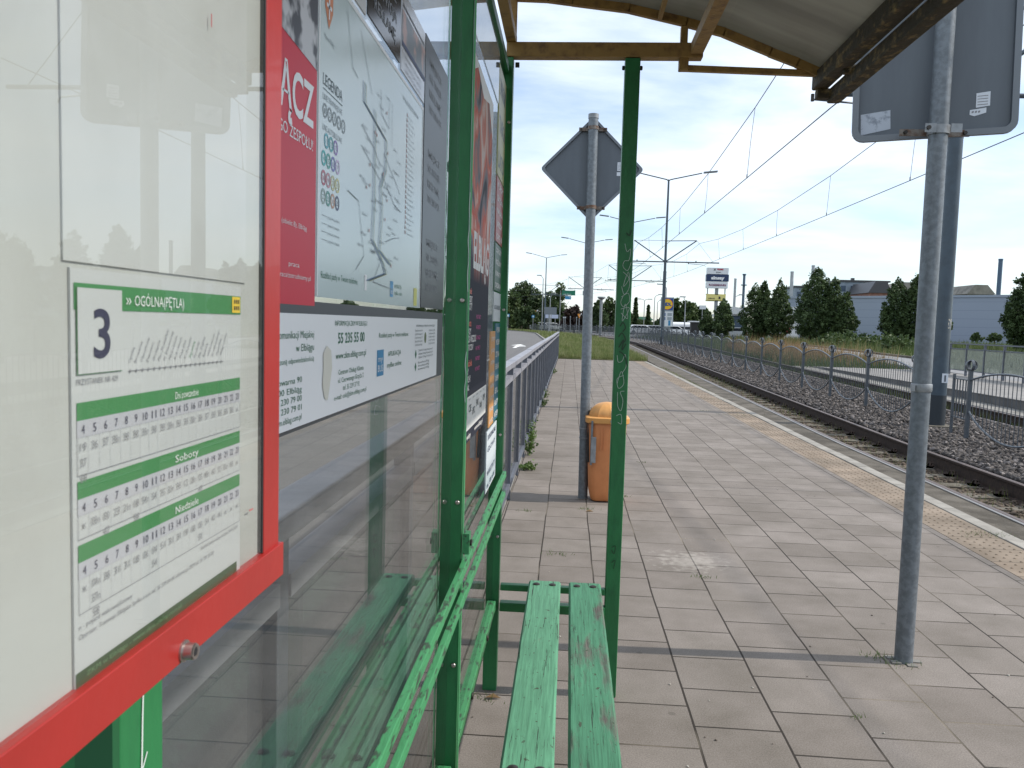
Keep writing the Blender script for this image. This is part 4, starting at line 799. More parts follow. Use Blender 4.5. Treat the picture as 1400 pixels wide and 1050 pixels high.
p.add([(x+0.0003, 1.905, 2.14), (x+0.0003, 2.1, 2.09), (x+0.0003, 2.2, 2.125), (x+0.0003, 2.35, 2.085), (x+0.0003, 2.5, 2.11), (x+0.0003, 2.625, 2.02), (x+0.0003, 2.625, 2.14)], [(6, 5, 4, 3, 2, 1, 0)], pm('torn_edge', (0.72, 0.72, 0.7)))
p.build('printing', o, fixn=False)
sheetobj('pale_notice', 'pale translucent sheet stuck on the glass above the concert poster', 'notice', 2.02, 2.80, 2.19, 2.37, glass_mat('pale_film', haze=0.38, hz_col=(0.8, 0.82, 0.84)))
def strip(name, label, y0, y1, z0, z1, c, lines, lc, bold=0.02):
    o, x = sheetobj(name, label, 'poster', y0, y1, z0, z1, pm('strip_'+name, c, 0.4)); p = MB()
    for i, s_ in enumerate(lines):
        z = z1-(i+0.75)*(z1-z0)/len(lines); text(p, s_, y0+0.03, z, (z1-z0)/len(lines)*0.45, (y1-y0)*0.8, lc, x, bold)
    p.build('printing', o, fixn=False)
strip('yellow_poster', 'narrow grey and yellow poster at the top of the far bay', 2.82, 3.09, 1.962, 2.33, (0.42, 0.40, 0.16), ['ZAPRASZAMY', 'TARGI', 'LATO'], dk)
strip('red_poster', 'narrow dark red poster high in the far bay', 2.82, 3.09, 1.735, 1.955, (0.36, 0.06, 0.05), ['KURSY', 'SZKOLENIA', 'NAUKA', 'JAZDY', 'KAT. B'], pw)
strip('green_poster', 'narrow dark green poster under the dark red one', 2.82, 3.09, 1.565, 1.728, (0.03, 0.09, 0.05), ['OGRODY', 'ROŚLINY', 'KWIATY', 'DRZEWA'], pw)
strip('white_flyer', 'small white flyer at eye height in the far bay', 2.82, 3.09, 1.455, 1.558, (0.55, 0.57, 0.58), ['', 'KURIER', ''], dk)
strip('teal_poster', 'narrow teal poster next to the orange strip in the far bay', 2.92, 3.09, 1.09, 1.448, (0.03, 0.14, 0.20), ['WYSTAWA', 'MUZEUM', 'SZTUKA', 'ELBLĄG', 'GALERIA', 'EL', 'BILETY', 'WSTĘP'], pw)
strip('orange_poster', 'narrow orange poster between the concert poster and the teal one', 2.74, 2.912, 1.09, 1.42, (0.62, 0.30, 0.10), ['program', 'godziny', 'piątek', 'sobota', 'niedziela', 'scena', 'bilety', 'info'], pw, 0.0)
strip('white_poster', 'pale white flyer with dark heading hanging lowest in the far bay', 2.70, 3.06, 0.87, 1.08, (0.62, 0.68, 0.72), ['DOSKONALENIE', 'GŁOWY', '', 'WARSZTATY', 'tel. 500 600'], pm('flyer_navy', (0.03, 0.05, 0.12)))

#PART2
# ------------------------------------------------------------------ platform railing
rl = empty('platform_railing', 'long grey metal railing with pale panels along the road side of the platform', 'railing', (-0.475, 16, 0))
RI = Matrix.Translation((0.475, -16, 0))
def rr(o): o.parent = rl; o.matrix_parent_inverse = RI; return o
panelm = glass_mat('railing_panel', haze=0.38, hz_col=(0.24, 0.24, 0.25), refl=0.7)
ys = [0.18-1.07]
while ys[-1] < 35.2: ys.append(ys[-1]+1.07)
for i, y in enumerate(ys):
    mb = MB(); mb.box(-0.495, -0.445, y-0.025, y+0.025, 0.0, 1.095, raildark); mb.tube([(-0.4445, y, 0.55), (-0.441, y, 0.55)], 0.006, galv2, 6); rr(mb.build('post', bevel=0.003))
for a, b in zip(ys, ys[1:]):
    mb = MB(); mb.box(-0.474, -0.468, a+0.028, b-0.028, 0.135, 0.99, panelm); rr(mb.build('panel'))
k = 0
while k < len(ys)-1:
    e = min(k+5, len(ys)-1); a, b = ys[k]-0.03+(0.006 if k else 0), ys[e]-0.03 if e < len(ys)-1 else ys[e]+0.03
    dz = random.uniform(-0.004, 0.004)
    mb = MB(); mb.box(-0.512, -0.436, a, b, 1.096+dz, 1.14+dz, railcap); rr(mb.build('top_rail', bevel=0.004)); k = e
for z0, z1, x1 in ((0.992, 1.03, -0.441), (0.095, 0.135, -0.443)):
    mb = MB()
    for a, b in zip(ys, ys[1:]): mb.box(-0.492, x1, a+0.0255, b-0.0255, z0, z1, railcap if z0 > 0.5 else raildark)
    rr(mb.build('middle_rail' if z0 > 0.5 else 'bottom_rail'))

# ------------------------------------------------------------------ diamond sign and its pole
def clampband(mb, cx, cy, z, r, w, mt, plate=None):
    mb.lathe([(r+0.004, z-0.014), (r+0.004, z+0.014)], mt, (cx, cy), 16)
    mb.box(cx-w, cx+w, cy+r-0.002, cy+r+0.006, z-0.014, z+0.014, mt)
    for s in (-1, 1): mb.tube([(cx+s*w*0.85, cy+r-0.014, z), (cx+s*w*0.85, cy+r+0.006, z)], 0.008, dark_bolt, 8)
px_, py_ = 0.158, 6.78
ds = empty('diamond_road_sign', 'diamond shaped road sign seen from behind on a galvanised pole by the bin', 'road sign', (px_, py_, 0))
DI = Matrix.Translation((-px_, -py_, 0))
def dd(o, par=None):
    o.parent = par or ds
    if par is None: o.matrix_parent_inverse = DI
    return o
mb = MB(); mb.tube([(px_, py_, -0.02), (px_-0.014, py_, 1.6), (px_-0.022, py_, 3.13)], 0.040, galv, 20); mb.tube([(px_-0.022, py_, 3.13), (px_-0.022, py_, 3.165)], 0.043, galv2, 20); dd(mb.build('pole'))
c0, cz, hd = 0.139, 2.735, 0.425
def dia(h, y, rnd=0.03):
    pts = []
    for k in range(4):
        a = pi/2*k
        p0 = Vector((cos(a), sin(a)))*h
        n1 = Vector((cos(a-pi/2), sin(a-pi/2)))*h; n2_ = Vector((cos(a+pi/2), sin(a+pi/2)))*h
        pts += [p0+(n1-p0).normalized()*rnd, p0+(n1-p0).normalized()*rnd*0.35-(p0.normalized())*0.004, p0+(n2_-p0).normalized()*rnd*0.35-(p0.normalized())*0.004, p0+(n2_-p0).normalized()*rnd]
    return [(c0+q.x, y, cz+q.y) for q in pts]
mb = MB(); yb = py_+0.046
A, Bk = dia(hd, yb), dia(hd, yb+0.022); n = len(A)
A2, A3 = dia(hd-0.028, yb), dia(hd-0.030, yb+0.018)
mb.add(A+A2+A3+Bk, [(i, (i+1) % n, n+(i+1) % n, n+i) for i in range(n)]+[(i, (i+1) % n, 3*n+(i+1) % n, 3*n+i) for i in range(n)], signedge)
mb.add(A2+A3, [(i, (i+1) % n, n+(i+1) % n, n+i) for i in range(n)]+[tuple(range(n, 2*n))], signback)
mb.add([(x_, y_+0.001, z_) for x_, y_, z_ in Bk], [tuple(range(n))], white); mb.add([(c0+(x_-c0)*0.8, y_+0.002, cz+(z_-cz)*0.8) for x_, y_, z_ in Bk], [tuple(range(n))], pm('sign_yellow', (0.8, 0.5, 0.02)))
plate = dd(mb.build('sign_plate'))
mb = MB(); clampband(mb, px_-0.021, py_, cz+0.318, 0.040, 0.115, rustband); dd(mb.build('clamp')); mb = MB(); clampband(mb, px_-0.018, py_, cz-0.318, 0.040, 0.115, rustband); dd(mb.build('clamp'))
stick = pm('sticker_white', (0.62, 0.66, 0.72), 0.3)
mb = MB(); mb.box(c0+0.208, c0+0.262, yb+0.0155, yb+0.0175, cz-0.01, cz+0.06, stick); mb.box(c0+0.205, c0+0.262, yb+0.0155, yb+0.0175, cz-0.05, cz-0.020, stick)
for i in range(5): mb.box(c0+0.214, c0+0.25, yb+0.0150, yb+0.0154, cz+0.002+i*0.011, cz+0.005+i*0.011, tgrey)
dd(mb.build('sticker'))
# ------------------------------------------------------------------ bin
bx, by = 0.335, 6.74
bn = empty('litter_bin', 'orange plastic litter bin with a domed ribbed lid strapped beside the diamond sign pole', 'litter bin', (bx, by, 0))
BI = Matrix.Translation((-bx, -by, 0))
def bb(o): o.parent = bn; o.matrix_parent_inverse = BI; return o
def rsq(w, d, r, n=6):
    pts = []
    for k, (sx_, sy_) in enumerate(((1, 1), (-1, 1), (-1, -1), (1, -1))):
        for i in range(n+1):
            a = pi/2*k+pi/2*i/n; pts.append((sx_*(w-r)+r*cos(a), sy_*(d-r)+r*sin(a)))
    return pts
def loft(mb, rings, mt, capb=True, capt=True):
    n = len(rings[0][1]); vs = []
    for z, pts, in rings: vs += [(bx+a, by+b, z) for a, b in pts]
    fs = []
    for i in range(len(rings)-1): fs += [(i*n+k, i*n+(k+1) % n, (i+1)*n+(k+1) % n, (i+1)*n+k) for k in range(n)]
    if capb: fs.append(tuple(range(n))[::-1])
    if capt: fs.append(tuple(range((len(rings)-1)*n, len(rings)*n)))
    mb.add(vs, fs, mt, True)
mb = MB(); loft(mb, [(0.01, rsq(.108, .10, .05)), (0.03, rsq(.120, .112, .06)), (0.10, rsq(.137, .125, .06)), (0.25, rsq(.145, .135, .06)), (0.66, rsq(.158, .15, .07))], orange)
for xx in (-0.05, -0.025): mb.box(bx+xx-0.003, bx+xx+0.004, by-0.153, by-0.140, 0.44, 0.62, orange)
bb(mb.build('body'))
mb = MB(); loft(mb, [(0.655, rsq(.172, .165, .08)), (0.662, rsq(.180, .172, .085)), (0.700, rsq(.180, .172, .085)), (0.706, rsq(.172, .165, .085)), (0.708, rsq(.155, .148, .085))], orange_lid)
prof = [(0.150*cos(a), 0.708+0.115*sin(a)) for a in [pi/2*i/10 for i in range(10)]]+[(0.004, 0.8235)]
for i in range(len(prof)): pass
mb.lathe(prof, orange_lid, (bx, by), 72, 1.0, 0.96, ribs=9, ribamp=0.06); bb(mb.build('lid')); mb = MB(); mb.tube([(bx+0.03, by-0.174, 0.68), (bx+0.03, by-0.180, 0.68)], 0.011, galv2, 12); bb(mb.build('lock'))
mb = MB(); mb.box(bx-0.155, bx-0.135, by-0.11, by-0.01, 0.33, 0.69, rubber); mb.box(bx-0.134, bx-0.118, by-0.185, by-0.135, 0.32, 0.68, galv); mb.box(bx-0.13, bx-0.09, by-0.19, by-0.1855, 0.34, 0.55, galv2)
bb(mb.build('bracket'))
mb = MB()
for z in (0.512, 0.592):
    mb.lathe([(0.0435, z-0.005), (0.0435, z+0.005)], galv2, (px_-0.006, py_), 20); mb.box(px_+0.02, bx-0.13, py_-0.045, py_-0.040, z-0.005, z+0.005, galv2)
    bb(mb.build('strap')); mb = MB()

# ------------------------------------------------------------------ big stop sign
qx, qy = 1.531, 3.63
ss = empty('stop_sign', 'large grey backed rectangular sign with stickers on a galvanised pole in the paving', 'road sign', (qx, qy, 0))
SI = Matrix.Translation((-qx, -qy, 0))
def s_(o): o.parent = ss; o.matrix_parent_inverse = SI; return o
mb = MB(); mb.tube([(qx, qy, -0.02), (qx-0.001, qy, 3.4)], 0.0385, galv, 24); s_(mb.build('pole'))
mb = MB(); mb.lathe([(0.041, 1.205), (0.043, 1.21), (0.043, 1.236), (0.041, 1.24)], galv2, (qx, qy), 24); mb.box(qx-0.052, qx-0.038, qy-0.03, qy-0.012, 1.207, 1.236, galv2)
clampband(mb, qx, qy, 2.315, 0.0385, 0.145, rustband); mb.lathe([(0.0445, 2.298), (0.0445, 2.334)], galv2, (qx, qy), 20); mb.box(qx-0.075, qx-0.03, qy-0.05, qy-0.044, 2.298, 2.334, galv2); mb.tube([(qx-0.062, qy-0.058, 2.316), (qx-0.062, qy-0.044, 2.316)], 0.009, dark_bolt, 8)
mb.box(qx+0.03, qx+0.075, qy-0.05, qy-0.044, 2.298, 2.334, galv2)
s_(mb.build('clamp'))
sgn = MB(); W2, z0, z1, R_ = 0.323, 2.303, 3.25, 0.05
def rrect(hw, za, zb, r, y):
    pts = []
    for cx_, cz_, a0 in ((hw-r, za+r, -pi/2), (hw-r, zb-r, 0), (-hw+r, zb-r, pi/2), (-hw+r, za+r, pi)):
        for i in range(6): a = a0+pi/2*i/5; pts.append((cx_+r*cos(a), y, cz_+r*sin(a)))
    return pts
A, A2, A3, Bk = rrect(W2, z0, z1, R_, 0), rrect(W2-0.026, z0+0.026, z1-0.026, 0.03, 0), rrect(W2-0.028, z0+0.028, z1-0.028, 0.03, 0.018), rrect(W2, z0, z1, R_, 0.022); n = len(A)
sgn.add(A+A2+A3+Bk, [(i, (i+1) % n, n+(i+1) % n, n+i) for i in range(n)]+[(i, (i+1) % n, 3*n+(i+1) % n, 3*n+i) for i in range(n)], signedge)
sgn.add(A2+A3, [(i, (i+1) % n, n+(i+1) % n, n+i) for i in range(n)]+[tuple(range(n, 2*n))], signback)
sgn.add([(a, b+0.001, c) for a, b, c in Bk], [tuple(range(n))], pm('sign_blue', (0.01, 0.08, 0.35)))
def stk(pts, mt, y=0.0165): sgn.add([(a, y, b) for a, b in pts], [tuple(range(len(pts)))], mt)
stk([(-0.285, 2.335), (-0.165, 2.355), (-0.168, 2.437), (-0.288, 2.425)], mat('sticker_scuffed', (0.42, 0.46, 0.53), rough=0.5, col2=(0.22, 0.25, 0.3), vs=28, thr=(0.5, 0.62)))
stk([(0.165, 2.42), (0.218, 2.425), (0.218, 2.485), (0.165, 2.48)], stick); stk([(0.142, 2.392), (0.16, 2.385), (0.205, 2.397), (0.205, 2.418), (0.143, 2.412)], stick)
for i in range(4): stk([(0.17, 2.43+i*0.012), (0.21, 2.431+i*0.012), (0.21, 2.434+i*0.012), (0.17, 2.433+i*0.012)], tgrey, 0.0160)
for i in range(3): stk([(0.15+0.012*i, 2.398), (0.158+0.012*i, 2.400), (0.158+0.012*i, 2.408), (0.15+0.012*i, 2.406)], tgrey, 0.0160)
so = s_(sgn.build('sign_plate')); so.matrix_parent_inverse = Matrix.Identity(4); so.location = (0.055, 0.055, 0); so.rotation_euler = (0, radians(-1.3), radians(-15))
mb = MB()
for k in range(5):
    a = 2*pi*k/5; mb.box(qx+0.055*cos(a)-0.02, qx+0.055*cos(a)+0.02, qy+0.05*sin(a)-0.016, qy+0.05*sin(a)+0.016, 0.001, 0.005+0.004*(k % 2), conc)
s_(mb.build('mortar_collar'))

# ------------------------------------------------------------------ overhead line masts
def mast(x, y, h, label, near=False, full=True):
    rz = atan2(2*max(0, y-60)/400.0, 1); zb = gz(y)+0.05
    t = empty('overhead_line_mast', label, 'mast', (x, y, zb), rz, 'masts carrying the tram wires and street lamps')
    rad = 0.135 if near else 0.125
    mb = MB(); mb.tube([(0, 0, -0.1), (0, 0, 4.9)], [rad, rad*0.9], mastblue, 24); mb.tube([(0, 0, 4.9), (0, 0, 4.98)], rad*0.93, mastblue, 24); mb.tube([(0, 0, 4.98), (0, 0, h)], [rad*0.72, rad*0.5], mastblue, 16); p_ = mb.build('pole', t)
    mb = MB(); mb.tube([(0, 0, -0.1), (0, 0, 0.55)], rad+0.003, mastfoot, 24); mb.box(-0.25, 0.25, -0.25, 0.25, -0.2, 0.03, conc_dark); mb.build('foot', t)
    if near:
        mb = MB(); mb.box(-0.015, 0.085, -rad-0.012, -rad-0.004, 0.77, 0.93, stick); mb.box(0.02, 0.05, -rad-0.014, -rad-0.012, 0.79, 0.90, signback)
        vs = []; z0_, z1_ = 1.70, 1.86
        for i in range(5):
            a = radians(-75+i*12); vs += [((rad*0.955+0.002)*cos(a), (rad*0.955+0.002)*sin(a), z0_), ((rad*0.955+0.002)*cos(a), (rad*0.955+0.002)*sin(a), z1_)]
        mb.add(vs, [(2*i, 2*i+2, 2*i+3, 2*i+1) for i in range(4)], mat('sticker_scrawl', (0.4, 0.38, 0.33), rough=0.5, col2=(0.08, 0.1, 0.12), vs=25, thr=(0.45, 0.5)))
        mb.build('sticker', t, fixn=False)
    if full:
        xl, xr = 4.16-6.35, 9.95-6.35
        mb = MB(); mb.tube([(xl, 0, 5.62), (xr, 0, 5.62)], 0.042, mastblue, 8); mb.tube([(0, 0, 5.62), (xl+0.06, 0, 7.03)], 0.038, mastblue, 8); mb.tube([(0, 0, 5.62), (2.05, 0, 7.08)], 0.038, mastblue, 8)
        mb.tube([(0, 0, 7.02), (2.05, 0, 7.08)], 0.030, mastblue, 6); mb.tube([(xl+0.06, 0, 7.03), (0, 0, 7.05)], 0.012, mastblue, 5); mb.tube([(xl+0.06, 0, 7.03), (xl, 0, 5.62)], 0.010, mastblue, 5); mb.tube([(2.05, 0, 7.08), (3.2, 0, 5.65)], 0.010, mastblue, 5)
        for xx, e in ((-1.8, 1), (2.15, -1)):
            mb.tube([(xx-0.6, 0, 5.53), (xx+0.5, 0.1, 5.47), (xx+0.55, 0.1, 5.37)], 0.018, mastblue, 5); mb.tube([(xx-0.6, 0, 5.62), (xx-0.6, 0, 5.50)], 0.03, dark_bolt, 6)
            mb.tube([(xx-0.1, 0, 5.64), (xx-0.1, 0, 5.74)], 0.035, mastfoot, 6)
        mb.build('bracket_arm', t)
    if h > 9:
        for s in (-1, 1):
            mb = MB(); mb.tube([(0, 0, h-0.1), (s*0.12, 0, h), (s*2.2, 0, h+0.46)], 0.038, mastfoot, 6); mb.obox(Matrix.Translation((s*2.75, 0, h+0.54)) @ Matrix.Rotation(-s*0.10, 4, 'Y'), 0.45, 0.13, 0.045, galv); mb.build('lamp_arm', t)
    return t
MASTS = [(6.40, 14.5, 11.2, 'thick blue grey mast in the gravel behind the tall sign pole', True), (6.30, 56, 11.1, 'blue grey mast with cross arms and twin lamps near the supermarket sign', False),
         (5.7, 80, 11.2, 'mast mostly hidden behind the graffitied green front post', False), (1.75, 101, 11.2, 'twin lamp mast right behind the diamond sign pole', False), (-3.85, 124, 11.2, 'farthest twin lamp mast near the grey sign backs', False)]
for a in MASTS: mast(a[0], a[1], a[2], a[3], a[4])
# wires
wirem = mat('wire_dark', (0.03, 0.032, 0.035), rough=0.6)
def wires(x0, stag, label):
    t = empty('overhead_wire', label, 'overhead wire', (x0, 14.5, 5.4)); inv = Matrix.Translation((-x0, -14.5, -5.4))
    Y = [-26, 14.5, 56, 80, 101, 124, 147]; sup = 7.12; SUP = {14.5: 7.85, 56: 6.95}; cw = []; mw = []; dr = []
    for a, b in zip(Y, Y[1:]):
        L = b-a; n = max(3, int(L/6))
        for i in range(n+(1 if b == Y[-1] else 0)):
            f = i/n; y = a+L*f; sg = 0.9*(L/41)**2
            k = Y.index(a); s0, s1 = stag*(-1)**k, stag*(-1)**(k+1); x = x0-curve(y)+s0+(s1-s0)*f
            zc = gz(y)+5.45-0.04*4*f*(1-f); ua, ub = gz(a)+SUP.get(a, sup), gz(b)+SUP.get(b, sup); zm = ua+(ub-ua)*f-sg*4*f*(1-f); xm = x0-curve(y)
            cw.append((x, y, zc)); mw.append((xm, y, zm))
            if i: dr.append(((x, y, zc), (xm, y, zm)))
    mb = MB(); mb.tube(cw, 0.0105, wirem, 5); o1 = mb.build('contact_wire', t)
    mb = MB(); mb.tube(mw, 0.0105, wirem, 5); o2 = mb.build('messenger_wire', t); obs = [o1, o2]
    for a, b in dr:
        mb = MB(); mid = ((a[0]+b[0])/2+random.uniform(-.02, .02), a[1], (a[2]+b[2])/2); mb.tube([a, mid, b], 0.006, wirem, 4); mb.tube([(a[0], a[1], a[2]-0.01), (a[0], a[1], a[2]+0.09)], 0.014, wirem, 5); obs.append(mb.build('dropper', t))
    for o in obs: o.matrix_parent_inverse = inv
wires(4.5, 0.18, 'pair of thin overhead wires above the nearer track, passing under the roof corner'); wires(8.55, 0.2, 'pair of thin overhead wires above the farther track, passing behind the large sign')

# ------------------------------------------------------------------ arched fence
fence = empty('arched_fence', 'grey metal fence of arched panels and ring topped posts between the two tram tracks', 'fence', (6.25, 13.1, gz(13.1)+0.07))
FI = Matrix.Translation((-6.25, -13.1, -gz(13.1)-0.07))
PL = 2.36
mb = MB(); mb.box(-0.027, 0.027, -0.027, 0.027, -0.1, 1.06, fencem)
for ax in range(2):
    pts = [(0.082*cos(2*pi*i/18), 0, 1.12+0.082*sin(2*pi*i/18)) for i in range(18)]
    if ax: pts = [(0, a, c) for a, b, c in pts]
    nn = len(pts); vs = []
    for (a, b, c) in pts:
        d = Vector((a, b, c-1.12)).normalized(); o_ = (Vector((0, 1, 0)) if not ax else Vector((1, 0, 0)))*0.022
        for s1_, s2_ in ((-1, -1), (1, -1), (1, 1), (-1, 1)): q_ = Vector((a, b, c))+d*0.005*s1_+o_*s2_; vs.append(q_)
    fs = []
    for i in range(nn):
        j = (i+1) % nn
        for k in range(4): fs.append((i*4+k, i*4+(k+1) % 4, j*4+(k+1) % 4, j*4+k))
    mb.add(vs, fs, fencem)
post0 = mb.build('fence_post')
def arc_z(t, up): return (0.89+0.155*sin(pi*t)**0.85) if up else (0.40-0.36*sin(pi*t)**0.8)
mb = MB(); L = PL-0.06
for up in (True, False):
    P = [(0, 0.03+L*i/16, arc_z(i/16, up)) for i in range(17)]
    mb.tube(P, 0.015, fencem, 8)
nb = 21
for i in range(1, nb):
    t = i/nb; y = 0.03+L*t; mb.box(-0.0045, 0.0045, y-0.0045, y+0.0045, arc_z(t, False), arc_z(t, True), fencem)
pan0 = mb.build('fence_panel')
def place(o, y, dy=PL):
    x = 6.25-curve(y); x2 = 6.25-curve(y+dy); o.location = (x, y, gz(y)+0.07); o.rotation_euler = (atan2(gz(y+dy)-gz(y), dy), 0, atan2(-(x2-x), dy)); o.parent = fence; o.matrix_parent_inverse = FI
fy = [8.38, 10.74]+[15.10+PL*i for i in range(49)]; first = True
for i, y in enumerate(fy):
    p1_ = post0 if first else post0.copy(); p2_ = pan0 if first else pan0.copy()
    if not first: COL.objects.link(p1_); COL.objects.link(p2_)
    first = False; place(p1_, y); place(p2_, y)
for y in (13.10,):
    c = post0.copy(); COL.objects.link(c); place(c, y)
mb = MB(); mb.box(6.232, 6.268, 13.60, 13.636, gz(13)-0.05, gz(13)+1.03, fencem); mb.box(6.24, 6.26, 13.13, 13.60, gz(13)+0.945, gz(13)+0.965, fencem); mb.box(6.24, 6.26, 13.13, 13.60, gz(13)+0.33, gz(13)+0.35, fencem)
for i in range(4): mb.box(6.2425, 6.2575, 13.21+i*0.095, 13.225+i*0.095, gz(13)+0.35, gz(13)+0.945, fencem)
o = mb.build('short_panel'); o.parent = fence; o.matrix_parent_inverse = FI

# far platform railing with milky panels
fr_ = empty('far_platform_railing', 'grey railing with milky panels along the back of the far platform', 'railing', (13.4, 20, 0.1)); FR = Matrix.Translation((-13.4, -20, -0.1))
milky = glass_mat('milky_panel', haze=0.75, hz_col=(0.27, 0.30, 0.27), refl=0.6)
yy = 32.0; py = []
while yy > 3: py.append(yy); yy -= 1.19
mb = MB(); mb.box(13.37, 13.43, py[-1], py[0], 1.17, 1.21, raildark); mb.box(13.38, 13.42, py[-1], py[0], 1.0, 1.03, raildark); mb.box(13.38, 13.42, py[-1], py[0], 0.27, 0.30, raildark); o = mb.build('rail', fr_); o.matrix_parent_inverse = FR
for i, y in enumerate(py):
    mb = MB(); mb.box(13.365, 13.435, y-0.025, y+0.025, 0.1, 1.17, raildark); o = mb.build('post', fr_); o.matrix_parent_inverse = FR
    if i < len(py)-1: mb = MB(); mb.box(13.395, 13.405, y-1.165, y-0.03, 0.30, 1.0, milky); o = mb.build('panel', fr_); o.matrix_parent_inverse = FR

# ------------------------------------------------------------------ vegetation
def leafmat(name, a, b, c, sc=1.2):
    M = bpy.data.materials.new(name); M.use_nodes = True; t = M.node_tree; bs = t.nodes['Principled BSDF']; bs.inputs['Roughness'].default_value = 0.55; bs.inputs['Specular IOR Level'].default_value = 0.3
    tc = N(t, 'ShaderNodeTexCoord'); nz = N(t, 'ShaderNodeTexNoise'); nz.inputs['Scale'].default_value = sc; nz.inputs['Detail'].default_value = 4; t.links.new(tc.outputs['Object'], nz.inputs['Vector'])
    r = N(t, 'ShaderNodeValToRGB'); e = r.color_ramp.elements; e[0].position = 0.35; e[0].color = a+(1,); e[1].position = 0.68; e[1].color = c+(1,); q = e.new(0.5); q.color = b+(1,)
    t.links.new(nz.outputs[0], r.inputs[0]); t.links.new(r.outputs[0], bs.inputs['Base Color'])
    tl = N(t, 'ShaderNodeBsdfTranslucent'); t.links.new(r.outputs[0], tl.inputs[0]); ms = N(t, 'ShaderNodeMixShader'); ms.inputs[0].default_value = 0.25
    t.links.new(bs.outputs[0], ms.inputs[1]); t.links.new(tl.outputs[0], ms.inputs[2]); t.links.new(ms.outputs[0], t.nodes['Material Output'].inputs[0]); MATS[name] = M; return M
l_horn = leafmat('leaf_hornbeam', (0.034, 0.06, 0.022), (0.058, 0.092, 0.034), (0.10, 0.145, 0.055))
l_dark = leafmat('leaf_dark', (0.03, 0.055, 0.02), (0.05, 0.08, 0.028), (0.085, 0.12, 0.045), 0.5)
l_mid = leafmat('leaf_mid', (0.035, 0.06, 0.02), (0.06, 0.095, 0.03), (0.095, 0.13, 0.045), 0.6)
l_red = leafmat('leaf_dark_red', (0.022, 0.015, 0.015), (0.04, 0.025, 0.022), (0.06, 0.04, 0.03), 0.6)
l_weed = leafmat('leaf_weed', (0.05, 0.10, 0.02), (0.09, 0.15, 0.035), (0.14, 0.19, 0.06), 12)
l_grass = leafmat('blade_green', (0.09, 0.13, 0.03), (0.15, 0.18, 0.06), (0.26, 0.25, 0.13), 1.5)
l_dry = leafmat('blade_dry', (0.20, 0.13, 0.06), (0.26, 0.17, 0.085), (0.33, 0.24, 0.13), 0.8)
l_tall = leafmat('blade_tall', (0.05, 0.085, 0.025), (0.09, 0.125, 0.04), (0.15, 0.16, 0.07), 0.35)
def leaves(name, parent, C, size, mt, sq=1.0):
    n = len(C); a = rng.normal(0, 1, (n, 3)); a /= np.linalg.norm(a, axis=1)[:, None]; b = rng.normal(0, 1, (n, 3)); b -= a*(a*b).sum(1)[:, None]; b /= np.linalg.norm(b, axis=1)[:, None]
    s = rng.uniform(0.6, 1.25, n)[:, None]*size/2
    V = np.stack([C-a*s-b*s*0.55*sq, C+a*s*0.2-b*s*0.75*sq, C+a*s*1.2+b*s*0.1, C+a*s*0.1+b*s*0.75*sq], 1).reshape(-1, 3); F = np.arange(n*4).reshape(-1, 4)
    return npmesh(name, V, F, mt, parent, per=4)
def clump_pts(n, centers, sig):
    k = rng.integers(0, len(centers), n); return centers[k]+rng.normal(0, 1, (n, 3))*sig
def spindle(n, x, y, z0, h, R):
    t = rng.random(n*3); r = np.where(t < 0.3, (np.maximum(t, 0.001)/0.3)**0.45, ((1-t)/0.7)**0.64); keep = rng.random(n*3) < r**1.3+0.03; t = t[keep][:n]; r = r[keep][:n]
    m = len(t); a = rng.uniform(0, 2*pi, m); lump = 1+0.13*np.sin(3*a+t*9)+0.10*np.sin(5*a-t*21)
    rho = R*r*lump*(rng.random(m)**0.33)
    return np.stack([x+rho*np.cos(a), y+rho*np.sin(a), z0+h*t], 1)
